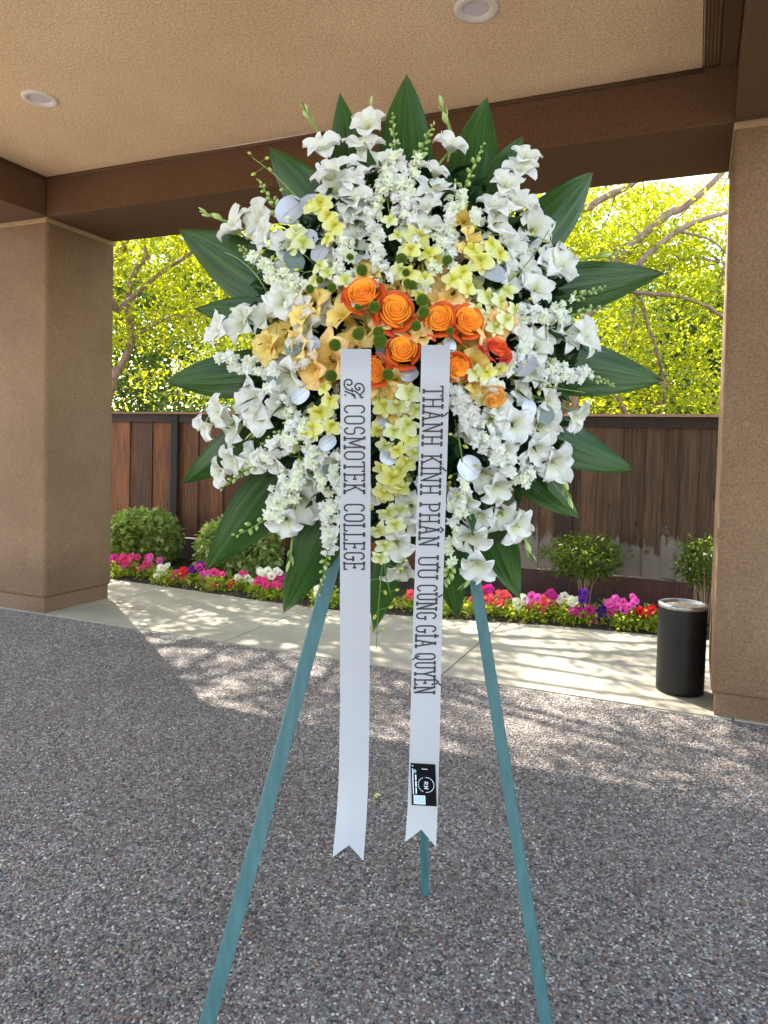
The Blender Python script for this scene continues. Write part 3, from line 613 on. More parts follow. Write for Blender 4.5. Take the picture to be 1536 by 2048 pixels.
PT = [
 (236, fl(('magenta', 0.0, 0.06), ('pink', 0.08, 0.03), ('magenta', -.07, 0.02)), 'pink petunia plant nearest the left pillar'),
 (262, fl(('pink', -0.06, 0.07), ('hot_pink', 0.0, -.01), ('pink', 0.06, 0.08), ('pink', 0.02, 0.02)), 'petunia plant with bright pink blooms in front of the left round shrub'),
 (302, fl(('pink', -0.03, 0.09), ('hot_pink', 0.07, 0.11), ('purple', -.05, 0.0), ('pink', 0.0, 0.01)), 'petunia plant with pink blooms and one purple bloom below the left round shrub'),
 (335, fl(('white', 0.02, 0.07), ('white', -0.06, 0.0)), 'white petunia plant with two blooms right of the left round shrub'),
 (368, fl(('pink', 0.0, 0.02), ('red', 0.07, 0.05), ('pink', -.04, 0.0), ('pink', .05, .01)), 'petunia plant with pink and red blooms between the two round shrubs'),
 (402, fl(('purple', -0.04, 0.05), ('pink', 0.03, 0.07), ('hot_pink', 0.06, 0.0), ('purple', .02, .09)), 'petunia plant with purple and pink blooms left of the second round shrub'),
 (432, fl(('hot_pink', -0.04, 0.05), ('coral', 0.02, -0.07), ('pink', .05, .06)), 'petunia plant with coral pink blooms beside the lowest left leaf tip'),
 (470, fl(('red', 0.02, 0.0), ('red', -.05, -.05)), 'red petunia plant under the second round shrub'),
 (497, fl(('pink', -0.02, 0.06), ('white', 0.05, 0.02), ('white', -.03, .03)), 'petunia plant with one pink and two white blooms left of the white cluster'),
 (527, fl(('white', -0.03, 0.08), ('white', 0.06, 0.09), ('pink', 0.0, 0.02), ('pink', .06, .01)), 'petunia plant with white blooms above pink ones below the second round shrub'),
 (556, fl(('white', 0.0, 0.09), ('magenta', 0.05, 0.05), ('magenta', -0.04, 0.03), ('pink', .02, -.02)), 'petunia plant with deep pink blooms at the lower left leaf of the spray'),
 (600, fl(('white', 0.0, 0.05), ('pink', .05, .02)), 'petunia plant hidden mostly behind the left side leaf'),
 (655, fl(('white', 0.0, 0.04), ('white', -.05, .0)), 'white petunia plant beside the left easel leg'),
 (760, fl(('white', 0.0, 0.04)), 'petunia plant seen between the two ribbons'),
 (830, fl(('coral', 0.0, 0.04)), 'petunia plant behind the inscribed right ribbon'),
 (905, fl(('magenta', 0.0, 0.05), ('red', .06, .02)), 'petunia plant just left of the right easel leg'),
 (965, fl(('magenta', -0.05, 0.11), ('red', 0.01, 0.09), ('magenta', 0.07, 0.12), ('coral', 0.03, 0.04), ('coral', -.02, .03)), 'petunia plant with magenta red and coral blooms right of the easel leg'),
 (1000, fl(('coral', 0.0, 0.06), ('coral', -.06, .03), ('coral', .05, .07), ('coral', 0.02, -0.01)), 'coral petunia plant beside the lower right leaf of the spray'),
 (1045, fl(('white', -0.03, 0.04), ('white', 0.05, 0.07), ('hot_pink', 0.1, 0.09)), 'white petunia plant with one hot pink bloom under the leaf tip'),
 (1078, fl(('coral', -0.03, 0.03), ('coral', 0.05, 0.06), ('coral', .03, -.01)), 'coral petunia plant right of the white petunias'),
 (1112, fl(('magenta', -0.02, 0.09), ('coral', -.03, .01), ('coral', .06, .02), ('white', 0.08, 0.06)), 'petunia plant with coral and white blooms below the nandina stems'),
 (1146, fl(('white', 0.0, 0.05), ('magenta', 0.03, -0.01), ('purple', 0.11, .12)), 'petunia plant with a big white bloom and a magenta one below the nandina shrub'),
 (1180, fl(('magenta', 0.0, 0.02), ('hot_pink', 0.03, -0.05), ('magenta', -.05, .0), ('purple', .09, -.01)), 'magenta petunia plant right of the nandina stems'),
 (1215, fl(('purple', -0.02, -0.01), ('purple', 0.03, -0.06)), 'dark purple petunia plant in the right half of the bed'),
 (1250, fl(('hot_pink', -0.06, 0.12), ('hot_pink', 0.0, 0.10), ('hot_pink', 0.07, 0.13), ('purple', 0.0, 0.04), ('magenta', -.09, .05), ('hot_pink', .05, .07)), 'petunia plant with a tall hot pink cluster over a purple bloom'),
 (1292, fl(('red', -0.02, 0.0), ('red', 0.06, 0.02), ('red', 0.02, -0.01)), 'bright red petunia plant left of the black ash urn'),
 (1330, fl(('magenta', 0.07, 0.13), ('white', .1, .09)), 'petunia plant with one magenta bloom behind the black ash urn'),
]
for k, (px, kinds, lab) in enumerate(PT): petunia(px, kinds, lab, dw=0.15+0.05*(k % 3))
# low plants and old leaves at the foot of the nandina
P = [tuple(uw(random.uniform(-1, 6), 0)+WW*(random.uniform(1.9, 2.5))+Vector((0, 0, 0.05))) for _ in range(150)]
o = leaf_cloud('ground_cover', P, None, 10, 0.05, 0.05, M['nandina_leaf'], None, tr=(0, 0.6), flat=0.4, kind='stuff'); tag(o, 'scattered low green plants on dark mulch behind the petunias', 'plants')
P = []
for _ in range(420):
    u = random.uniform(-1.5, 6.5); P.append(tuple(uw(u, bed_w(u)+random.gauss(0.0, 0.03), 0.008)))
for _ in range(46): P.append(tuple(uw(random.uniform(-0.5, 5.5), random.uniform(-3.6, 1.2), 0.007)))
o = leaf_cloud('leaf_litter', P, None, 1, 0.012, 0.022, plain('dry_litter', (0.26, 0.17, 0.09), 0.9, 0, 0.4, 30), None, flat=0.02, droop=0, kind='stuff'); tag(o, 'dry leaf litter along the edge of the walk', 'leaf litter')

# ------------------------------------------------------------------ ash urn
c = uw(4.765, 0.375, 0.004); urn = thing('ash_urn', c, 'black cylindrical ash urn with sand top beside the right pillar', 'ash urn')
def lathe(prof, n, c, name, m, parent, smooth=True):
    mb = MB(); V = [(c.x+r*math.cos(2*math.pi*k/n), c.y+r*math.sin(2*math.pi*k/n), c.z+z) for r, z in prof for k in range(n)]
    mb.add(V, [(i*n+k, i*n+(k+1) % n, (i+1)*n+(k+1) % n, (i+1)*n+k) for i in range(len(prof)-1) for k in range(n)]); return mb.build(name, m, parent, loc=c, smooth=smooth)
lathe([(0.0, 0.0), (0.128, 0.0), (0.134, 0.006), (0.136, 0.02), (0.137, 0.5), (0.137, 0.515)], 48, c, 'body', M['urn'], urn)
lathe([(0.1375, 0.505), (0.1405, 0.512), (0.141, 0.522), (0.136, 0.530), (0.118, 0.531), (0.112, 0.524), (0.110, 0.505)], 48, c, 'rim', M['urn_rim'], urn)
s = lathe([(0.1105, 0.512), (0.08, 0.518), (0.04, 0.522), (0.0001, 0.516)], 32, c, 'sand', M['sand'], urn)

# ================================================================== easel
easel = thing('easel', at(837, 560, 1.74), 'teal painted wooden tripod easel holding the flower spray', 'easel')
def leg_box(p0, p1, wx, wy, twist=0.0):
    p0 = Vector(p0); p1 = Vector(p1); d = (p1-p0).normalized(); a = Vector((math.cos(twist), math.sin(twist), 0)); a = (a-d*a.dot(d)).normalized(); b_ = d.cross(a)
    mb = MB(); mb.box((p0+p1)/2, wx/2, wy/2, (p1-p0).length/2, (a, b_, d)); return mb.build('leg', M['easel'], easel, smooth=False, loc=(p0+p1)/2, bevel=0.0015)
def foot(x0, y0, x1, y1, Y):   # lengthen a leg line in view down to the floor
    t = 0
    for i in range(4000):
        t = i/1000; p = on_z(x0+(x1-x0)*t, y0+(y1-y0)*t, 0.0) if y0+(y1-y0)*t > 1100 else None
        if p is not None and p.y > 0 and p.y <= Y: return p
LF = foot(636, 1180, 412, 2048-0, 1.50); RF = foot(957, 1200, 1093, 2048, 1.51)
topL = at(826, 540, 1.93); topR = at(852, 548, 1.93)
leg_box(topL, LF, 0.034, 0.018, 0.25); leg_box(topR, RF, 0.026, 0.02, -0.3)
leg_box(at(838, 560, 1.97), Vector((0.123, 2.204, 0.0)), 0.026, 0.018)
mb = MB(); pL = topL.lerp(LF, 0.24); pR = topR.lerp(RF, 0.24); mb.box((pL+pR)/2+Vector((0, -0.018, 0)), (pR-pL).length/2+0.03, 0.008, 0.014); mb.build('crossbar', M['easel'], easel, smooth=False, loc=(pL+pR)/2)

# ================================================================== flower spray
SCX, SCY = 825, 705
def dome(px, py, lift=0.0):
    r2 = ((px-SCX)/430)**2+((py-SCY)/500)**2; return 1.50+0.20*min(r2, 1.6)-lift
def out_dir(px, py, tilt=0.75):
    dx = (px-SCX)/430; dy = (py-SCY)/500; d = Vector((dx*tilt, -1.0, -dy*tilt)); return d.normalized()
SP = at(SCX, SCY, 1.74)
spray = thing('flower_spray', SP, 'round spray of white gladiolus, orange roses and broad green leaves on the easel', 'flower arrangement')
lathe_c = SP+Vector((0, 0, 0))
mb = MB(); P = []; nn_ = 20
for i in range(9):
    a = math.pi/2*i/8
    for k in range(nn_):
        q = 2*math.pi*k/nn_; P.append(SP+Vector((0.20*math.cos(a)*math.cos(q), -0.13*math.sin(a), 0.26*math.cos(a)*math.sin(q))))
mb.add(P, [(i*nn_+k, i*nn_+(k+1) % nn_, (i+1)*nn_+(k+1) % nn_, (i+1)*nn_+k) for i in range(8) for k in range(nn_)]+[tuple(range(nn_))]); mb.build('foam_cage', M['foam'], spray, loc=SP)

# ---- broad leaves
def broad_leaf(tip, base, wpx, Y0=1.68, Y1=1.74, bend=0.03, fold=0.22, roll=0.0):
    p0 = at(*base, Y0+0.03); p1 = at(*tip, Y1); d = p1-p0; L = d.length; ey = d.normalized(); vw = Vector((0, -1, 0)); ex = ey.cross(vw).normalized(); ez = ex.cross(ey)*-1
    if ez.y > 0: ez = -ez
    q = Quaternion(ey, roll); ex = q @ ex; ez = q @ ez
    W = wpx*1.7/F_PX; nu, nv = 26, 15; P = []; T = []; S = []
    ph = random.uniform(0, 6)
    for i in range(nu):
        t = i/(nu-1); tt = t**0.92
        wd = W*0.5*(math.sin(math.pi*min(1, (tt*0.86+0.14)))**0.85)*(1-0.10*max(0, 0.3-t))
        if t > 0.96: wd *= max(0.0, (1-t)/0.04)**0.8*0.9+0.03
        for j in range(nv):
            s = -1+2*j/(nv-1); x = s*wd
            z = -abs(s)**1.3*wd*fold+0.0013*math.cos(s*15+ph)*math.sin(math.pi*t)+0.006*math.sin(t*9+ph+s*1.5)*abs(s) - bend*(t-0.45)**2*3
            P.append(p0+ey*(L*t)+ex*x+ez*z); T.append(t); S.append(s)
    mb = MB(); mb.grid(P, nu, nv, T, S); o = mb.build('broad_leaf', M['broad_leaf'], spray, loc=p0); return o
LEAVES = [((812, 153), (818, 440), 116), ((682, 191), (705, 420), 74), ((974, 198), (925, 440), 104), ((1048, 270), (930, 450), 66), ((1193, 338), (1010, 540), 104), ((1331, 546), (1010, 600), 104),
  ((1329, 762), (1020, 712), 116), ((1265, 944), (1010, 830), 98), ((1160, 1038), (990, 880), 92), ((1040, 1198), (955, 990), 84), ((915, 1246), (880, 1010), 76), ((745, 1264), (800, 1040), 66),
  ((565, 1227), (690, 980), 98), ((411, 1141), (610, 900), 108), ((361, 969), (560, 830), 82), ((330, 763), (590, 735), 100), ((382, 614), (620, 640), 74), ((361, 459), (600, 610), 124), ((538, 292), (690, 490), 100)]
for i, (tp, bs, wp) in enumerate(LEAVES):
    broad_leaf(tp, bs, wp, 1.66+0.015*(i % 2), 1.75+0.012*(i % 3), bend=random.uniform(-0.01, 0.02), fold=random.uniform(0.12, 0.3), roll=random.uniform(-0.25, 0.25))

# ---- flower meshes
def petal_grid(mb, a0, L, W, r0, zf, nu=7, nv=5, ruffle=0.05, tip=0.9, cup=0.15, twist=0.0, t0=0.0, t1=1.0, lat=1.0, blunt=0.95):
    """one petal running outward along angle a0; zf(t) is its height"""
    P = []; T = []; S = []; ph = random.uniform(0, 6)
    for i in range(nu):
        t = i/(nu-1); wd = W*max(0.02, math.sin(math.pi*(0.10+0.885*t**blunt)))**(0.72 if blunt > 0.8 else 0.5)
        r = r0+L*t**lat
        for j in range(nv):
            s = -1+2*j/(nv-1); x = r; y = s*wd; z = zf(t)+cup*(s*s)*wd*2*(1-0.6*t)+ruffle*math.sin(6.5*s+ph+5*t)*t*abs(s)**1.3+twist*s*t
            c, sn = math.cos(a0), math.sin(a0); P.append((x*c-y*sn, x*sn+y*c, z)); T.append(t0+(t1-t0)*t); S.append(abs(s))
    mb.grid(P, nu, nv, T, S)
def glad_mesh(m, seed, openn=1.0):
    random.seed(seed); mb = MB()
    for k in range(6):
        inner = k % 2; a = k*math.pi/3+random.uniform(-0.12, 0.12)
        cr = random.uniform(0.05, 0.38); L = random.uniform(0.82, 1.0)*openn; d = 0.62 if inner else 0.7
        petal_grid(mb, a, L, random.uniform(0.36, 0.44) if inner else random.uniform(0.40, 0.48), 0.05, lambda t, cr=cr, d=d: -d*(1-t)**1.7-cr*t**3.2+0.05+(0.03 if 1 else 0), 10, 9, random.uniform(0.09, 0.16), cup=random.uniform(0.15, 0.4), lat=1.15, twist=random.uniform(-0.12, 0.12))
    # tube behind
    n = 8; V = []; T = []
    for r, z in ((0.07, -0.62), (0.05, -0.85), (0.04, -1.05)):
        for k in range(n): V.append((r*math.cos(2*math.pi*k/n), r*math.sin(2*math.pi*k/n), z)); T.append(0.05)
    mb.add(V, [(i*n+k, i*n+(k+1) % n, (i+1)*n+(k+1) % n, (i+1)*n+k) for i in range(2) for k in range(n)], T)
    # stamens
    for k in range(3):
        a = k*2.1; mb.tube([(0.02, 0, -0.5), (0.05*math.cos(a), 0.05*math.sin(a), -0.2), (0.10*math.cos(a), 0.10*math.sin(a), 0.02)], [0.012, 0.012, 0.02], 4, T=0.25)
    return mb.mesh('floret', m)
GW = [glad_mesh(M['petal_white'], 10+i) for i in range(7)]; GP = [glad_mesh(M['petal_peach'], 30+i) for i in range(5)]; GG = [glad_mesh(M['petal_gold'], 40+i) for i in range(5)]
def small_mesh(m, seed, n1=6, n2=5, L=1.0):
    random.seed(seed); mb = MB(); n1 += seed % 2
    for k in range(n1):
        c0 = random.uniform(-.35, .15); petal_grid(mb, k*2*math.pi/n1+random.uniform(-.25, .25), L*random.uniform(.75, 1.1), 0.30, 0.03, lambda t, c0=c0: -0.35*(1-t)**2+c0*t*t, 5, 3, 0.14, cup=0.35)
    for k in range(n2):
        c0 = random.uniform(.1, .5); petal_grid(mb, k*2*math.pi/n2+0.4+random.uniform(-.3, .3), L*random.uniform(.45, .75), 0.22, 0.02, lambda t, c0=c0: 0.05+c0*t-0.1*t*t, 5, 3, 0.16, cup=0.3, t0=0.3)
    return mb.mesh('blossom', m)
SW = [small_mesh(M['petal_white'], 50+i) for i in range(4)]; SCM = [small_mesh(M['petal_cream'], 60+i) for i in range(4)]
def orchid_mesh(m, seed):
    random.seed(seed); mb = MB()
    for k in range(3): petal_grid(mb, math.pi/2+k*2*math.pi/3, random.uniform(.85, .95), 0.30, 0.04, lambda t: -0.05-0.15*t*t, 8, 7, 0.04, cup=0.1, blunt=0.7)
    for k in (-1, 1): petal_grid(mb, math.pi/2+k*1.2, 0.98, 0.46, 0.04, lambda t: 0.03-0.08*t*t, 8, 7, 0.06, cup=0.1, blunt=0.7)
    petal_grid(mb, -math.pi/2, 0.6, 0.27, 0.02, lambda t: 0.1+0.28*math.sin(t*2.6), 6, 5, 0.08, cup=-0.5, t0=0.0, t1=0.35)
    return mb.mesh('blossom', m)
OY = [orchid_mesh(M['orchid'], 70+i) for i in range(3)]; OP = [orchid_mesh(M['orchid_pale'], 80+i) for i in range(3)]
def bud_mesh(m, seed, name='bud'):
    random.seed(seed); mb = MB(); n = 8; prof = [(0.0, 0.0), (0.16, 0.12), (0.34, 0.4), (0.38, 0.65), (0.26, 0.95), (0.06, 1.2)]
    V = []; T = []
    for i, (r, z) in enumerate(prof):
        for k in range(n): V.append((max(r, .01)*math.cos(2*math.pi*k/n)*(1+.1*math.sin(3*k)), max(r, .01)*math.sin(2*math.pi*k/n)+0.12*z*z, z)); T.append(z/1.2)
    mb.add(V, [(i*n+k, i*n+(k+1) % n, (i+1)*n+(k+1) % n, (i+1)*n+k) for i in range(len(prof)-1) for k in range(n)], T); return mb.mesh(name, m)
BG = bud_mesh(M['bud'], 1); BY = bud_mesh(M['bud_yellow'], 2)
def place(me, name, parent, P, d, s, roll=None, sz=None):
    o = link(name, me, parent); o.location = P-wl(parent); q = Vector(d).to_track_quat('Z', 'Y') @ Quaternion((0, 0, 1), random.uniform(0, 6.28) if roll is None else roll)
    o.rotation_euler = q.to_euler(); o.scale = (s, s, sz or s); return o
random.seed(11)
def lance_mesh(seed):
    random.seed(seed); mb = MB()
    for k in range(4):   # overlapping green bracts of a closed spike tip
        z0 = k*0.22; a = k*2.3; P = []; T = []
        for i in range(7):
            t = i/6; w = 0.085*math.sin(math.pi*(0.12+0.86*t))*(1.15-0.12*k)
            for j in range(5):
                s = -1+j*0.5; an = a+s*1.1; rr = w*(1+0.3*t); P.append((rr*math.cos(an)+0.10*t*t*math.cos(a), rr*math.sin(an)+0.10*t*t*math.sin(a), z0+t*0.42)); T.append(0.3+0.7*t)
        mb.grid(P, 7, 5, T)
    mb.tube([(0, 0, -0.3), (0, 0, 0.9)], 0.03, 6, T=0.2); return mb.mesh('bract_tip', M['bud'])
LM = [lance_mesh(i) for i in range(3)]

def glad_stem(tip, florets, mats, inner=None, tiplen=None):
    """a gladiolus stalk with open florets; tip is the green point of closed bracts"""
    fx, fy = florets[-1][:2]; ix, iy = inner or (fx+(SCX-fx)*0.35, fy+(SCY-fy)*0.35)
    base = at(ix, iy, dome(ix, iy)+0.14); pts = [base]
    for x, y, r in florets[::-1]: pts.append(at(x, y, dome(x, y)+0.035))
    if tip: pts.append(at(tip[0], tip[1], dome(*tip)+0.02))
    mb = MB(); S = smooth_path(pts, 4); mb.tube(S, list(np.linspace(0.005, 0.0022, len(S))), 6)
    st = mb.build('gladiolus_stem', M['stem'], spray, loc=base)
    for i, (x, y, r) in enumerate(florets):
        Y = dome(x, y, random.uniform(-0.012, 0.02)); P = at(x, y, Y)
        if tip: rad = Vector((tip[0]-fx, 0, -(tip[1]-fy)))
        else: rad = Vector((x-SCX, 0, -(y-SCY)))
        rad = rad.normalized() if rad.length > 1 else Vector((0, 0, 1))
        side = Vector((random.uniform(-.5, .5), 0, random.uniform(-.5, .5)))
        d = (out_dir(x, y)*1.0+rad*random.uniform(0.05, 0.5)+side*0.8).normalized()
        place(random.choice(mats), 'floret', st, P, d, r*(1.16 if mats is GW else 1.5)*random.uniform(0.93, 1.08)*Y/F_PX)
    if tip:
        a = at(*tip, dome(*tip)+0.015); b_ = pts[-2]; d = (a-b_).normalized(); L = tiplen or min(0.075, (a-b_).length*0.9+0.01)
        place(random.choice(LM), 'bract_tip', st, a-d*L, d, L)
    return st
GL = [
 ((603, 206), [(645, 285, 36), (655, 334, 40), (668, 372, 36), (701, 350, 32), (702, 390, 38)]),
 ((745, 198), [(734, 240, 33), (727, 280, 38), (740, 318, 39), (712, 420, 36), (717, 458, 42)]),
 ((880, 198), [(905, 281, 34), (874, 335, 30), (871, 368, 38), (855, 442, 34), (850, 405, 30)]),
 (None, [(1054, 305, 28), (1044, 330, 32), (1014, 360, 33), (1041, 395, 40), (991, 402, 37), (999, 444, 36)]),
 (None, [(1071, 455, 38), (1025, 482, 34), (1044, 520, 36), (1029, 552, 34)]),
 ((1238, 508), [(1127, 523, 40), (1101, 520, 36), (1078, 572, 34), (1060, 540, 30)]),
 ((400, 422), [(458, 444, 38), (509, 435, 38), (522, 468, 36), (571, 484, 38)]),
 (None, [(428, 657, 34), (473, 642, 42), (519, 630, 36), (558, 604, 38), (584, 582, 34)]),
 (None, [(564, 545, 34), (607, 650, 33), (646, 625, 31), (600, 620, 30)]),
 (None, [(405, 858, 28), (428, 824, 36), (457, 856, 40), (499, 806, 42), (515, 834, 34)]),
 ((498, 880), [(571, 762, 46), (558, 812, 30), (600, 700, 30)]),
 (None, [(434, 949, 33), (460, 926, 34), (499, 918, 34), (538, 925, 36)]),
 ((578, 1150), [(590, 1010, 54), (568, 1050, 34), (610, 965, 34)]),
 (None, [(1182, 670, 38), (1143, 666, 40), (1108, 658, 34), (1075, 686, 40), (1052, 668, 34)]),
 (None, [(1161, 835, 38), (1105, 804, 32), (1044, 782, 30), (1070, 740, 30)]),
 ((1142, 1012), [(1116, 933, 42), (1075, 906, 40), (1090, 856, 40), (1033, 852, 38)]),
 ((1066, 1122), [(1040, 1056, 42), (1007, 1038, 38), (999, 982, 36), (969, 955, 34)]),
 ((922, 1180), [(954, 1138, 36), (942, 1084, 42), (957, 1040, 36), (923, 1008, 34)]),
 (None, [(803, 1150, 40), (791, 1095, 34), (810, 1055, 38), (818, 1018, 34)]),
 (None, [(655, 520, 30), (690, 430, 30), (760, 330, 28), (775, 370, 28)]),
 (None, [(1010, 905, 30), (985, 850, 32), (1005, 815, 28)]),
]
random.seed(21)
for tip, fls in GL: glad_stem(tip, fls, GW)
PEACH = [(None, [(562, 666, 46), (528, 692, 26), (592, 690, 26)], GG), (None, [(615, 602, 32), (600, 625, 24)], GG), (None, [(680, 620, 32), (722, 648, 42), (700, 690, 30)], GG),
 (None, [(648, 720, 44), (618, 742, 34), (690, 720, 26)], GP), (None, [(885, 580, 36), (868, 604, 26), (905, 602, 26)], GP), (None, [(930, 432, 24), (945, 470, 22), (938, 500, 22)], GG),
 (None, [(932, 688, 40), (955, 720, 26)], GG), (None, [(988, 664, 34), (1008, 640, 24)], GP), (None, [(958, 765, 26), (938, 780, 22)], GG), (None, [(762, 788, 28), (748, 765, 26)], GG),
 (None, [(792, 770, 26), (788, 826, 24), (770, 845, 22)], GG), (None, [(820, 660, 24), (845, 668, 20)], GP), (None, [(740, 543, 22), (722, 560, 20)], GG), (None, [(800, 590, 20), (845, 640, 20), (765, 640, 20)], GP)]
for tip, fls, mm in PEACH: glad_stem(tip, fls, mm)

# ---- roses
def rose_part(seed, outer, m, tmul=1.0):
    """a many petalled rose: petals lean outward round a spiral, the lips stepping down from a low dome"""
    random.seed(seed)
    def pet(mb, a0, r, ztop, h, lean, span, curl, t0, t1):
        P = []; T = []; nu, nv = 8, 11; ph = random.uniform(0, 6)
        for i in range(nu):
            t = i/(nu-1)
            for j in range(nv):
                s = -1+2*j/(nv-1); an = a0+s*span*(0.7+0.3*t)
                rr = max(0.01, r-lean*(1-t)**1.3+curl*max(0, t-0.7)**2*9+0.03*s+0.012*math.sin(4*s+ph)*t)
                z = ztop+h*(t-1)-0.16*abs(s)**2.5*t-curl*max(0, t-0.78)**2*9+0.012*math.sin(5*s+ph)*t
                P.append((rr*math.cos(an), rr*math.sin(an), z-0.1)); T.append(t0+(t1-t0)*(t*0.8+0.2*abs(s)))
        mb.grid(P, nu, nv, T)
    if not outer:
        mb = MB(); a = random.uniform(0, 6); n = 16
        for k in range(n):
            f = k/(n-1); r = 0.06+0.66*f**0.95
            pet(mb, a+k*2.30+random.uniform(-.2, .2), r, 0.50-0.34*f*f+random.uniform(-.015, .02), 0.30+0.1*f, 0.05+0.16*f**0.6, 1.5-0.65*f, 0.02+0.07*f, 0.0, 0.12+0.38*f*tmul)
        V = [(0, 0, 0.28)]+[(r_*math.cos(q), r_*math.sin(q), z_) for r_, z_ in ((0.12, 0.24), (0.35, 0.05), (0.6, -0.2)) for q in np.linspace(0, 2*math.pi, 12, endpoint=False)]
        mb.add(V, [(0, 1+q, 1+(q+1) % 12) for q in range(12)]+[(1+i*12+q, 13+i*12+q, 13+i*12+(q+1) % 12, 1+i*12+(q+1) % 12) for i in range(2) for q in range(12)], [0.5]*len(V))
        return mb.mesh('rose', m)
    meshes = []
    for k in range(6):
        mb = MB(); pet(mb, k*2.42+0.5+seed, 0.78+0.035*k, 0.14-0.07*k, 0.62, 0.42, 0.80, 0.10+0.03*k, 0.55, 0.85+0.15*(k/5)); meshes.append(mb.mesh('petal', m))
    return meshes
RV = [(rose_part(100+i, False, M['rose']), rose_part(200+i, True, M['rose'])) for i in range(7)]
RR = (rose_part(110, False, M['rose_red']), rose_part(210, True, M['rose_red'])); RPc = (rose_part(111, False, M['rose_peach']), rose_part(211, True, M['rose_peach']))
random.seed(33)
for i, (x, y, r, v, dd) in enumerate([(725, 584, 42, 0, (-.15, .45)), (792, 620, 42, 1, (0.1, 0.15)), (880, 637, 38, 2, (-.25, .15)), (938, 640, 37, 3, (.3, .2)), (805, 698, 38, 4, (-.1, .3)), (748, 742, 33, 5, (-.35, -.1)),
                                  (998, 694, 33, 'r', (.5, .9)), (916, 736, 30, 6, (.3, -.3)), (990, 800, 25, 'p', (.1, -.9))]):
    me, pets = RR if v == 'r' else RPc if v == 'p' else RV[v]
    Y = 1.475; P = at(x, y, Y); d = Vector((dd[0], -1, dd[1])).normalized()
    o = place(me, 'rose', spray, P, d, r*1.0*Y/F_PX)
    for pm in pets: link('petal', pm, o)
# ---- button chrysanthemums
def mum_mesh(seed):
    random.seed(seed); mb = MB(); n = 0; V = []; Fs = []; T = []
    # packed tiny florets over a ball
    NB = 150
    for k in range(NB):
        z = 1-1.75*(k+0.5)/NB; a = k*2.39996; r = math.sqrt(max(0, 1-z*z)); c = Vector((r*math.cos(a), r*math.sin(a), z)); t1 = c.orthogonal().normalized(); t2 = c.cross(t1); o = len(V)
        for q in range(5): V.append(tuple(c*0.84+(t1*math.cos(q*1.2566)+t2*math.sin(q*1.2566))*0.10)); T.append(0.0)
        V.append(tuple(c*random.uniform(1.0, 1.1))); T.append(random.uniform(0.6, 1)); Fs += [(o+q, o+(q+1) % 5, o+5) for q in range(5)]
    mb.add(V, Fs, T)
    ni, nj = 8, 12; P = [(0.87*math.sin(math.pi*i/(ni-1))*math.cos(2*math.pi*j/(nj-1)), 0.87*math.sin(math.pi*i/(ni-1))*math.sin(2*math.pi*j/(nj-1)), 0.87*math.cos(math.pi*i/(ni-1))) for i in range(ni) for j in range(nj)]
    mb.grid(P, ni, nj); return mb.mesh('button_chrysanthemum', M['mum'], smooth=False)
MM = [mum_mesh(i) for i in range(2)]
for x, y, r in [(749, 614, 12), (724, 540, 12), (845, 600, 13), (848, 624, 12), (717, 668, 13), (757, 664, 12), (760, 682, 15), (670, 690, 13), (662, 752, 13), (776, 749, 12), (832, 652, 11), (803, 518, 12), (895, 521, 11),
                (815, 566, 9), (664, 575, 10), (620, 578, 9), (824, 570, 10), (900, 662, 8), (716, 615, 7), (812, 545, 8), (640, 560, 8), (700, 515, 8)]:
    Y = 1.462 if 560 < y < 760 else dome(x, y, 0.03); place(random.choice(MM), 'button_chrysanthemum', spray, at(x, y, Y), (0, -1, .2), r*Y/F_PX)
# ---- silver leaves
def disc_leaf(m, seed, asp):
    random.seed(seed); mb = MB(); P = []; S = []; T = []; nu, nv = 11, 9
    for i in range(nu):
        t = i/(nu-1)
        for j in range(nv):
            s = -1+2*j/(nv-1); w = asp*math.sqrt(max(0, 1-(2*t-1)**2))**0.9; P.append((s*w, (2*t-1), 0.16*(s*w)**2-0.10*(2*t-1)**2+0.02*math.sin(6*t))); S.append(abs(s)); T.append(t)
    mb.grid(P, nu, nv, T, S); mb.tube([(0, -1.5, -0.1), (0, -0.95, -0.1), (0, 0.5, 0.012)], [0.03, 0.03, 0.012], 5); return mb.mesh('silver_leaf', m)
DS = [disc_leaf(M['silver'], 1, 0.92), disc_leaf(M['silver'], 2, 0.75)]; DG = [disc_leaf(M['grey_leaf'], 3, 0.8)]
for x, y, r, kd in [(581, 420, 33, 0), (625, 408, 26, 0), (612, 480, 26, 0), (640, 505, 24, 1), (588, 520, 24, 2), (592, 690, 27, 2), (622, 684, 20, 1), (547, 755, 17, 2), (600, 790, 22, 1), (818, 747, 20, 0), (765, 848, 17, 1),
                    (777, 912, 20, 0), (939, 936, 27, 0), (1046, 728, 30, 0), (1058, 818, 20, 1), (1090, 828, 22, 2), (985, 545, 30, 1), (655, 940, 14, 2), (655, 885, 20, 1), (770, 705, 24, 2), (828, 892, 16, 0), (900, 690, 16, 1)]:
    Y = dome(x, y, 0.012); me = (DG[0] if kd == 2 else DS[kd]); d = Vector((random.uniform(-.4, .4), -1, random.uniform(-.1, .6))); o = place(me, 'silver_leaf', spray, at(x, y, Y), d, r*Y/F_PX)
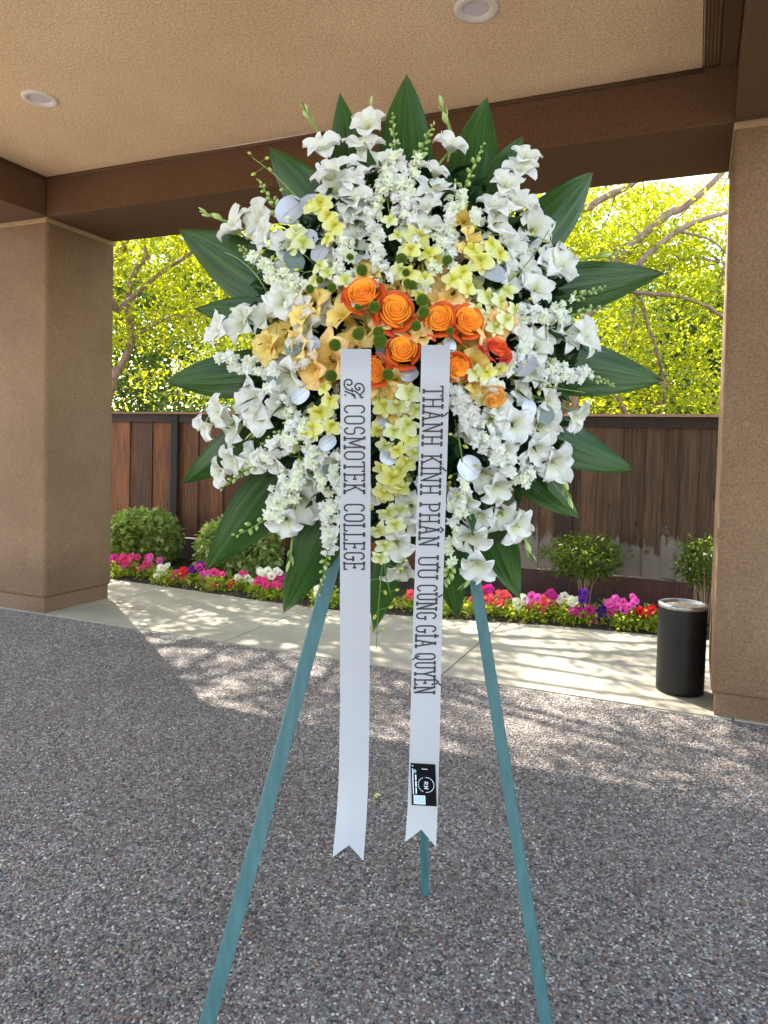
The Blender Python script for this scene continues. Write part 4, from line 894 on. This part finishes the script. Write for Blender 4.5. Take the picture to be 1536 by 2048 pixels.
# ---- larkspur, stock and snapdragon spikes
def spike(tip, base, width, mats, r, n, buds=0, bud_tip=None, name='larkspur_spike', bud_mesh_=None, bs=7):
    """blossoms crowd round a stalk from base to tip, then buds run on to bud_tip"""
    e = bud_tip or tip; b0 = at(base[0]+(SCX-base[0])*0.25, base[1]+(SCY-base[1])*0.25, dome(*base)+0.12)
    pB = at(*base, dome(*base)+0.02); pT = at(*tip, dome(*tip)+0.01); pE = at(*e, dome(*e)+0.0)
    S = smooth_path([b0, pB, pT]+([pE] if bud_tip else []), 5); mb = MB(); mb.tube(S, list(np.linspace(0.0035, 0.0013, len(S))), 5)
    st = mb.build(name, M['stem'], spray, loc=b0)
    n = int(n*1.55); r *= 0.9
    for k in range(n):
        f = (k+random.uniform(-.3, .3))/max(1, n-1); w = width*(1-0.35*f); a = random.uniform(0, 6.28)
        x = base[0]+(tip[0]-base[0])*f+math.cos(a)*w*random.uniform(.25, 1); y = base[1]+(tip[1]-base[1])*f+math.sin(a)*w*random.uniform(.25, 1)
        Y = dome(x, y, random.uniform(-0.005, 0.03)); cx_ = base[0]+(tip[0]-base[0])*f; cy_ = base[1]+(tip[1]-base[1])*f
        d = Vector(((x-cx_)/w*.8, -1, -(y-cy_)/w*.8))+out_dir(x, y)*0.3; place(random.choice(mats), 'blossom', st, at(x, y, Y), d, r*random.uniform(.7, 1.25)*Y/F_PX)
    if bud_tip:
        ax = Vector((e[0]-tip[0], 0, -(e[1]-tip[1]))).normalized(); sdv = Vector((-ax.z, 0, ax.x))
        for k in range(buds):
            f = min(1, max(0, (k+0.5+random.uniform(-.45, .45))/buds)); an = k*2.4+random.uniform(-.5, .5); sz = bs*(1.2-0.65*f)*random.uniform(0.75, 1.2)
            P0 = pT.lerp(pE, f); d = (ax*random.uniform(0.45, 0.95)+sdv*math.cos(an)*(0.95-0.5*f)+Vector((0, -0.6, 0))*(math.sin(an)+0.15)).normalized()
            place(bud_mesh_ or BG, 'bud', st, P0+d*random.uniform(0.001, 0.005)*(1.2-f), d, sz*1.2*P0.y/F_PX)
    return st
MIX = SW+SCM[:2]
random.seed(45)
spike((790, 300), (800, 425), 24, MIX, 13, 26, 12, (785, 228)); spike((742, 400), (765, 560), 20, MIX, 12, 30, 5, (738, 370)); spike((835, 320), (820, 380), 14, SCM, 12, 8, 16, (868, 246), 'snapdragon_spike', bs=9)
spike((812, 385), (828, 500), 26, MIX, 13, 26); spike((690, 478), (690, 572), 28, MIX, 12, 24); spike((905, 400), (898, 535), 18, MIX, 12, 24, 6, (912, 360)); spike((925, 385), (915, 420), 14, SCM, 13, 7, 16, (968, 285), 'snapdragon_spike', bs=9)
spike((560, 425), (600, 460), 12, SCM, 12, 5, 14, (517, 360), 'snapdragon_spike', bs=9); spike((1175, 748), (1085, 750), 24, MIX, 12, 24, 16, (1228, 772)); spike((1130, 632), (1035, 625), 18, MIX, 13, 16, 16, (1222, 612), bs=9)
spike((1140, 598), (1100, 620), 6, SCM, 9, 3, 14, (1208, 575), bs=8); spike((440, 716), (545, 742), 20, MIX, 13, 22); spike((500, 512), (605, 575), 17, SCM, 13, 22, 8, (478, 492), 'stock_spike')
spike((512, 925), (625, 840), 30, MIX, 13, 34, 14, (444, 976), bs=9); spike((545, 1030), (600, 960), 22, SCM, 15, 16, 12, (452, 1082), 'snapdragon_spike', bs=10); spike((655, 1105), (672, 930), 24, MIX, 13, 36, 12, (638, 1190), bs=8)
spike((905, 775), (955, 865), 28, SW, 13, 38); spike((960, 870), (1055, 965), 28, MIX, 14, 32); spike((640, 900), (560, 985), 26, MIX, 13, 24); spike((900, 1130), (905, 1060), 14, SCM, 12, 8, 12, (893, 1170), 'stock_spike', bs=9)
spike((610, 880), (660, 980), 26, MIX, 12, 22); spike((855, 540), (845, 580), 14, SCM, 11, 8); spike((1000, 770), (960, 760), 20, MIX, 12, 12); spike((535, 555), (590, 590), 16, SCM, 12, 10)
spike((925, 960), (915, 1040), 22, MIX, 14, 16); spike((1045, 700), (1010, 740), 18, MIX, 13, 12); spike((625, 700), (600, 730), 14, MIX, 12, 8); spike((590, 840), (540, 770), 18, MIX, 12, 10, 10, (520, 890))
spike((770, 330), (760, 420), 18, SCM, 12, 16); spike((880, 470), (870, 540), 20, SCM, 12, 14); spike((960, 440), (950, 420), 14, MIX, 12, 6)
# ---- orchid sprays
def orchid_spray(path, blossoms, buds=(), mats=OY, name='orchid_spray', r=22):
    pts = [at(x, y, dome(x, y)+(-0.006 if i else 0.08)) for i, (x, y) in enumerate(path)]; S = smooth_path(pts, 5); mb = MB(); mb.tube(S, list(np.linspace(0.0022, 0.0011, len(S))), 5)
    for (x, y) in buds:
        P = at(x, y, dome(x, y, 0.01)); nr_ = min(S, key=lambda q: (q-P).length); mb.tube([nr_, P], 0.0009, 4)
    st = mb.build(name, M['stem'], spray, loc=pts[0])
    for b in blossoms:
        x, y = b[:2]; rr = b[2] if len(b) > 2 else r; Y = dome(x, y, random.uniform(0.015, 0.035)); d = out_dir(x, y)+Vector((random.uniform(-.5, .5), 0, random.uniform(-.5, .4)))
        place(random.choice(mats), 'blossom', st, at(x, y, Y), d, rr*1.15*Y/F_PX, roll=random.uniform(-0.6, 0.6)+math.pi)
    for (x, y) in buds:
        P = at(x, y, dome(x, y, 0.012)); nr_ = min(S, key=lambda q: (q-P).length); d = (P-nr_)+Vector((0, -0.001, -0.004)); place(BY, 'bud', st, P, d, random.uniform(8, 11)*P.y/F_PX)
orchid_spray([(700, 500), (655, 450), (600, 400), (550, 350), (505, 315)], [(640, 407, 24), (655, 432, 22), (668, 452, 22), (625, 412, 20), (655, 478, 16)], [(586, 390), (568, 378), (545, 343), (530, 318), (512, 345), (503, 310), (610, 418)])
orchid_spray([(660, 560), (610, 510), (570, 480)], [(592, 466, 22), (606, 486, 22), (640, 532, 18), (585, 500, 16)], [(575, 525), (548, 510), (530, 500)], OP)
orchid_spray([(860, 620), (850, 560), (840, 500), (836, 460)], [(836, 474, 26), (858, 506, 22), (822, 500, 20), (817, 548, 24), (850, 556, 18), (872, 520, 20), (838, 590, 16)], [(868, 456), (812, 450)])
orchid_spray([(900, 640), (930, 580), (955, 520), (980, 470)], [(945, 498, 24), (962, 522, 26), (925, 545, 22), (983, 488, 22), (1000, 508, 20), (935, 575, 20), (905, 560, 20)], [(1000, 470), (955, 455)])
orchid_spray([(920, 660), (960, 610), (1010, 570), (1060, 520), (1098, 460)], [(975, 595, 26), (1002, 604, 22), (955, 620, 20), (1015, 582, 20)], [(1030, 548), (1060, 500), (1090, 480), (1070, 470)], OP)
orchid_spray([(700, 760), (665, 800), (630, 840), (600, 880)], [(640, 825, 26), (660, 800, 22), (625, 858, 24), (662, 852, 20), (648, 775, 16)], [(610, 890), (598, 915), (640, 905)])
orchid_spray([(800, 740), (805, 800), (800, 860), (795, 900)], [(818, 785, 26), (795, 812, 22), (832, 820, 20), (815, 850, 24), (788, 862, 20), (770, 890, 18), (828, 905, 18)], [], OP)
orchid_spray([(790, 860), (785, 920), (780, 980), (775, 1060), (765, 1130), (758, 1200), (752, 1300)], [(784, 955, 28), (768, 985, 22), (800, 975, 22), (800, 938, 18), (765, 935, 18)], [(768, 1180), (752, 1228), (776, 1215), (745, 1262), (764, 1260), (742, 1160)])
orchid_spray([(800, 960), (790, 1020), (775, 1080), (770, 1140), (782, 1190)], [(775, 1025, 22), (790, 1050, 20), (757, 1060, 22), (770, 1090, 20), (800, 1018, 18), (760, 1115, 18)], [(805, 1120), (795, 1135), (790, 1180)], OP)
orchid_spray([(930, 730), (1000, 742), (1060, 758), (1110, 775), (1170, 785)], [(975, 745, 20), (1000, 738, 16)], [(1030, 745), (1060, 738), (1078, 780), (1045, 735), (1100, 770)])
orchid_spray([(905, 820), (918, 880), (925, 930), (928, 990), (950, 1060)], [], [(905, 870), (925, 890), (948, 930), (905, 950), (938, 1000), (915, 985)])
orchid_spray([(560, 640), (520, 560), (480, 520), (450, 505)], [], [(548, 522), (520, 510), (552, 550), (500, 520)], OP)
orchid_spray([(600, 900), (550, 920), (500, 935)], [(610, 870, 16)], [(585, 905), (560, 930), (610, 915)])
orchid_spray([(740, 600), (700, 560), (650, 540), (610, 545)], [(690, 560, 18), (655, 545, 18), (628, 560, 16), (700, 600, 16)], [(600, 540), (590, 560)], OP)
orchid_spray([(880, 700), (940, 640), (990, 630), (1040, 610)], [(1012, 640, 20), (990, 655, 18), (1030, 620, 18), (968, 632, 16)], [(1055, 600), (1062, 615)], OP)
orchid_spray([(830, 520), (800, 470), (780, 430), (775, 395)], [(795, 470, 18), (780, 440, 16), (812, 500, 18), (800, 540, 20)], [(770, 400), (780, 385)], OP)
orchid_spray([(920, 760), (900, 800), (880, 850)], [(905, 745, 18), (950, 745, 20), (965, 800, 16)], [(980, 830)], OP)
orchid_spray([(800, 700), (760, 770), (770, 830), (820, 900)], [(768, 812, 22), (820, 875, 20), (755, 860, 20), (812, 925, 20), (795, 900, 18)], [], OY)
# ---- dark filler foliage and blossoms deep between the flowers
random.seed(61); P = []
for _ in range(900):
    a = random.uniform(0, 6.28); q = math.sqrt(random.random()); x = SCX+math.cos(a)*q*285; y = SCY+math.sin(a)*q*345; P.append(tuple(at(x, y, dome(x, y)+random.uniform(0.075, 0.15))))
leaf_cloud('filler_greens', P, None, 16, 0.018, 0.06, M['filler'], spray, tr=(0, 1), flat=1.0, aspect=0.35, kind='stuff')
placed = 0; st = None
for k in range(130):
    a = random.uniform(0, 6.28); q = math.sqrt(random.uniform(0.04, 0.62)); x = SCX+math.cos(a)*q*360; y = SCY+math.sin(a)*q*430
    if abs(x-SCX) < 160 and -170 < y-SCY < 60: mats = (GG+GP+OP); nm = 'floret'; r = 26
    elif random.random() < 0.2: mats = OP+OY; nm = 'floret'; r = 20
    elif random.random() < 0.5: mats = GW; nm = 'floret'; r = 28
    else: mats = MIX; nm = 'floret'; r = 15
    Y = dome(x, y)+random.uniform(0.015, 0.05)
    if k % 5 == 0:
        mb = MB(); b0 = at(SCX+(x-SCX)*.4, SCY+(y-SCY)*.4, 1.70); mb.tube([b0, at(x, y, Y+0.03)], 0.002, 5); st = mb.build('flower_stem', M['stem'], spray, loc=b0)
    place(random.choice(mats), nm, st, at(x, y, Y), out_dir(x, y)+Vector((random.uniform(-.5, .5), 0, random.uniform(-.5, .5))), r*Y/F_PX)

# ================================================================== ribbons
RY = 1.425
def ribbon_fn(ys, xl, xr, yo):
    def f(y, s, off=0.0):     # s 0..1 from left edge to right edge
        a = float(np.interp(y, ys, xl)); b = float(np.interp(y, ys, xr)); yy = y
        Y = RY+yo+0.015*math.sin(y/170.0+yo*110)-0.035*max(0, (y-1520)/190)**2+0.004*math.sin(y/60+yo*200+s*2)*(s-.5)+0.02*max(0, (760-y)/70)**2+0.0035*math.cos((s-.5)*3.0)-off
        return at(a+(b-a)*s, yy, Y)
    return f
RB1 = ribbon_fn([694, 900, 1100, 1400, 1550, 1620, 1722], [681, 681, 680, 680, 678, 674, 664.5], [742, 741, 741, 739, 737, 734, 727], 0.0)
RB2 = ribbon_fn([686, 900, 1250, 1500, 1620, 1694], [843, 838, 826, 819, 815, 809.5], [901, 895, 884, 879, 875, 872], 0.012)
def ribbon(fn, y0, yl, yn, yr, label):
    """y0 top, yl/yn/yr lower left tip, notch, lower right tip"""
    nu, nv = 60, 9; P = []
    for i in range(nu):
        for j in range(nv):
            s = j/(nv-1); yb = yl+(yn-yl)*s*2 if s <= .5 else yn+(yr-yn)*(s-.5)*2
            P.append(fn(y0+(yb-y0)*i/(nu-1), s))
    t = thing('ribbon', fn(y0, 0.5), label, 'ribbon', 'white condolence ribbons')
    mb = MB(); mb.grid(P, nu, nv)
    # the top folds back over and tucks into the flowers
    Q = []
    for i in range(6):
        for j in range(nv):
            p = fn(y0, j/(nv-1)); Q.append(p+Vector((0, 0.012+0.02*i, 0.002*math.sin(i*0.6)*3-0.004*i)) if i else p)
    mb.grid(Q, 6, nv); mb.build('band', M['ribbon'], t, loc=fn(y0, .5)); return t
r1 = ribbon(RB1, 698, 1714, 1690, 1722, 'left white ribbon lettered COSMOTEK COLLEGE hanging from the flower spray')
r2 = ribbon(RB2, 690, 1684, 1659, 1694, 'right white ribbon lettered with Vietnamese condolences hanging from the flower spray')
# stroke letters: x right 0..w, y up 0..1
def arc(cx, cy, rx, ry, a0, a1, n=12):
    return [(cx+rx*math.cos(math.radians(a0+(a1-a0)*i/n)), cy+ry*math.sin(math.radians(a0+(a1-a0)*i/n))) for i in range(n+1)]
def sf(x, y, w=0.09): return [(x-w, y), (x+w, y)]
def vs(x, y0=0, y1=1): return [[(x, y0), (x, y1)]]
GLY = {
 'T': (0.46, [[(0.23, 0), (0.23, 1)], [(0.0, 0.9), (0.0, 1), (0.46, 1), (0.46, 0.9)], sf(.23, 0)]),
 'H': (0.50, [[(.08, 0), (.08, 1)], [(.42, 0), (.42, 1)], [(.08, .5), (.42, .5)], sf(.08, 0), sf(.08, 1), sf(.42, 0), sf(.42, 1)]),
 'A': (0.52, [[(.08, 0), (.26, 1), (.44, 0)], [(.14, .35), (.38, .35)], sf(.08, 0), sf(.44, 0), sf(.26, 1, .06)]),
 'N': (0.52, [[(.08, 0), (.08, 1), (.42, 0), (.42, 1)], sf(.08, 0), sf(.42, 1), sf(.05, 1, .05)]),
 'K': (0.50, [[(.08, 0), (.08, 1)], [(.42, 1), (.09, .42)], [(.18, .58), (.42, 0)], sf(.08, 0), sf(.08, 1), sf(.42, 0), sf(.42, 1)]),
 'I': (0.18, [[(.09, 0), (.09, 1)], sf(.09, 0), sf(.09, 1)]),
 'P': (0.46, [[(.08, 0), (.08, 1), (.24, 1)]+arc(.24, .74, .18, .26, 90, -90)+[(.08, .48)], sf(.08, 0), sf(.04, 1, .04)]),
 'U': (0.50, [[(.08, 1), (.08, .2)]+arc(.25, .2, .17, .2, 180, 360)+[(.42, 1)], sf(.08, 1), sf(.42, 1)]),
 'C': (0.44, [arc(.24, .78, .18, .22, 20, 180)+arc(.24, .22, .18, .22, 180, 340)]),
 'G': (0.48, [arc(.24, .78, .18, .22, 20, 180)+arc(.24, .22, .18, .22, 180, 360)+[(.42, .45)], [(.28, .45), (.48, .45)]]),
 'Q': (0.50, [arc(.25, .78, .19, .22, 0, 180)+arc(.25, .22, .19, .22, 180, 360)+[(.44, .78)], [(.22, .18), (.34, -.02), (.46, -.14)]]),
 'O': (0.48, [arc(.24, .78, .19, .22, 0, 180)+arc(.24, .22, .19, .22, 180, 360)+[(.43, .78)]]),
 'Y': (0.48, [[(.06, 1), (.24, .45), (.42, 1)], [(.24, .45), (.24, 0)], sf(.24, 0), sf(.06, 1, .07), sf(.42, 1, .07)]),
 'E': (0.42, [[(.38, .12), (.38, 0), (.08, 0), (.08, 1), (.38, 1), (.38, .88)], [(.08, .52), (.30, .52)], [(.30, .45), (.30, .59)], sf(.04, 0, .04), sf(.04, 1, .04)]),
 'S': (0.42, [arc(.21, .76, .16, .24, 20, 180, 10)+arc(.21, .60, .16, .10, 180, 250, 4)+arc(.21, .40, .16, .12, 70, 0, 4)+arc(.21, .24, .16, .24, 0, -160, 10)]),
 'M': (0.60, [[(.08, 0), (.08, 1), (.30, .25), (.52, 1), (.52, 0)], sf(.08, 0), sf(.52, 0), sf(.05, 1, .05), sf(.55, 1, .05)]),
 'L': (0.40, [[(.08, 1), (.08, 0), (.38, 0), (.38, .14)], sf(.08, 1), sf(.04, 0, .04)]),
 'f': (1.0, [[(0.260, 0.119), (0.310, 0.188), (0.310, 0.267), (0.260, 0.343), (0.170, 0.370), (0.080, 0.337), (0.030, 0.248), (0.026, 0.129), (0.080, 0.030), (0.170, -0.020), (0.290, -0.024), (0.410, 0.020), (0.504, 0.109), (0.560, 0.238), (0.580, 0.366), (0.600, 0.505), (0.690, 0.644), (0.790, 0.743), (0.886, 0.798), (0.938, 0.851), (0.910, 0.921)], [(0.420, 0.703), (0.450, 0.762), (0.510, 0.772), (0.550, 0.713), (0.534, 0.624), (0.460, 0.545), (0.360, 0.521), (0.260, 0.574), (0.220, 0.683), (0.234, 0.802), (0.300, 0.901), (0.410, 0.970), (0.520, 0.988), (0.620, 0.950), (0.706, 0.861), (0.790, 0.806), (0.870, 0.802)], [(0.470, 0.366), (0.634, 0.378)], [(0.610, 0.020), (0.674, 0.168), (0.750, 0.347), (0.866, 0.465), (0.960, 0.541)], [(0.740, 0.386), (0.824, 0.521)], [(0.780, 0.026), (0.820, 0.034)]]),
 '.': (0.14, [[(.04, .0), (.09, .0), (.09, .04), (.04, .04), (.04, 0)]]),
}
def accent(ch, w):
    c = w/2; out = []
    if ch in 'À Ù'.split(): out = [[(c-.13, 1.28), (c+.02, 1.10)]]
    if ch == 'Í': out = [[(c+.13, 1.28), (c-.02, 1.10)]]
    if ch == 'Â': out = [[(c-.13, 1.10), (c, 1.24), (c+.13, 1.10)]]
    if ch == 'Ế': out = [[(c-.13, 1.08), (c, 1.2), (c+.13, 1.08)], [(c+.24, 1.36), (c+.12, 1.22)]]
    if ch == 'Ư': out = [[(w-.08, 1.0), (w+.04, 1.02), (w+.05, 1.12)]]
    if ch == 'i': out = [[(c-.02, 1.10), (c+.02, 1.10), (c+.02, 1.14), (c-.02, 1.14)]]
    return out
BASE = dict(zip('ÀÂÍƯÙẾi', 'AAIUUEI'))
def letters(fn, words, s0, s1, parent, th=0.040):
    """words: (text, y0, y1) run down the ribbon, tops of the letters to the right"""
    mb = MB()
    for text, y0, y1 in words:
        W = sum(GLY[BASE.get(c, c)][0] for c in text)+0.10*(len(text)-1); k = (y1-y0)/W; x = 0
        for ch in text:
            w, strokes = GLY[BASE.get(ch, ch)]
            for st_ in strokes+accent(ch, w):
                q = [Vector(((x+p[0])*k, p[1]*(s1-s0)*60)) for p in st_]; t2 = th*(s1-s0)*60
                for a, b_ in zip(q[:-1], q[1:]):
                    d = b_-a
                    if d.length < 1e-5: continue
                    d.normalize(); nrm = Vector((-d.y, d.x))*(t2*(1.5 if len(st_) == 2 and abs(st_[0][1]-st_[1][1]) < 1e-4 and abs(st_[0][0]-st_[1][0]) < 0.2 else 1.0)); a = a-d*t2*0.8; b2 = b_+d*t2*0.8
                    V = [fn(y0+p.x, s0+p.y/60, 0.0012) for p in (a+nrm, b2+nrm, b2-nrm, a-nrm)]; mb.add(V, [(0, 1, 2, 3)])
            x += w+0.10
    mb.build('lettering', M['ink'], parent, smooth=False, loc=wl(parent))
letters(RB1, [('f', 758, 798), ('COSMOTEK', 809, 987), ('COLLEGE', 1007, 1140)], 0.14, 0.79, r1)
letters(RB2, [('THÀNH', 773, 891), ('KÍNH', 909, 989), ('PHÂN', 1006, 1093), ('ƯU', 1112, 1158), ('CÙNG', 1169, 1239), ('GiA', 1250, 1295), ('QUYẾN', 1306, 1388)], 0.12, 0.78, r2)
# black florist card stuck on the right ribbon, turned on its side
def cardp(a, b_, off):   # a 0..1 left to right, b 0..1 top to bottom
    x = 821+(868-821)*a+b_*2.5; y = 1526+(1610-1526)*b_+a*3; yy = y; s = (x-float(np.interp(y, [686, 900, 1250, 1500, 1620, 1694], [843, 838, 826, 819, 815, 809.5])))/57.0
    return RB2(y, s, off)
card = thing('business_card', cardp(.5, .5, 0.002), 'small black florist card with a ring logo stuck low on the right ribbon', 'card')
def cq(mb, pts, off): mb.add([cardp(a, b_, off) for a, b_ in pts], [tuple(range(len(pts)))])
mb = MB()
mb.grid([cardp(i/8, j/8, 0.0022) for i in range(9) for j in range(9)], 9, 9); mb.build('card_sheet', M['card_black'], card, smooth=False, loc=wl(card))
def cstroke(mb, pts, th, off=0.0033):
    for (a0, b0), (a1, b1) in zip(pts[:-1], pts[1:]):
        dx, dy = (a1-a0)*47, (b1-b0)*84; l = math.hypot(dx, dy) or 1; nx, ny = -dy/l*th, dx/l*th
        cq(mb, [(a0+nx/47, b0+ny/84), (a1+nx/47, b1+ny/84), (a1-nx/47, b1-ny/84), (a0-nx/47, b0-ny/84)], off)
mb = MB(); C0 = (0.60, 0.50); R_ = 15.0
cstroke(mb, [(C0[0]+R_/47*math.cos(math.radians(a)), C0[1]+R_/84*math.sin(math.radians(a))) for a in range(-95, 96, 10)], 0.45)
for a in np.linspace(118, 242, 9):   # short marks standing for the small arc text
    ca, sa = math.cos(math.radians(a)), math.sin(math.radians(a)); p = (C0[0]+R_/47*ca, C0[1]+R_/84*sa); cstroke(mb, [(p[0]-0.9*sa/47, p[1]+0.9*ca/84), (p[0]+0.9*sa/47, p[1]-0.9*ca/84)], 0.9)
def ctext(x0, y0, h, txt, k):   # letters turned a quarter like the ribbon text
    x = 0
    for ch in txt:
        w, ss = GLY[ch]
        for s_ in ss:
            cstroke(mb, [(x0+p[1]*h/47, y0+(x+p[0])*k/84) for p in s_], 0.55)
        x += w+0.14
GLY['R'] = (0.46, [[(.08, 0), (.08, 1), (.24, 1)]+arc(.24, .74, .18, .26, 90, -90)+[(.08, .48)], [(.22, .48), (.42, 0)]])
ctext(0.52, 0.42, 7, 'RN', 14)
cstroke(mb, [(.44, .12), (.50, .13), (.62, .125), (.68, .13)], 0.6)
cstroke(mb, [(.075, .125), (.075, .74)], 0.9); cstroke(mb, [(.19, .27), (.19, .40)], 1.2); cstroke(mb, [(.19, .42), (.19, .56)], 1.2); cstroke(mb, [(.19, .58), (.19, .72)], 1.2); cstroke(mb, [(.075, .05), (.075, .075)], 1.4)
cq(mb, [(.08, .76), (.55, .76), (.55, .97), (.08, .97)], 0.0031)
mb.build('print', M['card_white'], card, smooth=False, loc=wl(card))
mb = MB(); cq(mb, [(.11, .775), (.52, .775), (.52, .955), (.11, .955)], 0.0036); mb.build('pale_panel', M['card_blue'], card, smooth=False, loc=wl(card))
mb = MB(); cstroke(mb, [(.16+.045*math.cos(a), .19+.03*math.sin(a)) for a in np.linspace(0, 6.28, 10)], 0.8); mb.build('ring_mark', M['card_teal'], card, smooth=False, loc=wl(card))

# fallen petal under the spray
p = on_z(748, 1597, 0.006); random.seed(5); mb = MB(); petal_grid(mb, 0.4, 0.03, 0.010, 0.0, lambda t: 0.006+0.006*math.sin(t*3), 6, 5, 0.004)
fp = mb.build('fallen_petal', M['orchid']); fp.location = p; tag(fp, 'small yellow green petal lying on the driveway between the easel legs', 'petal')
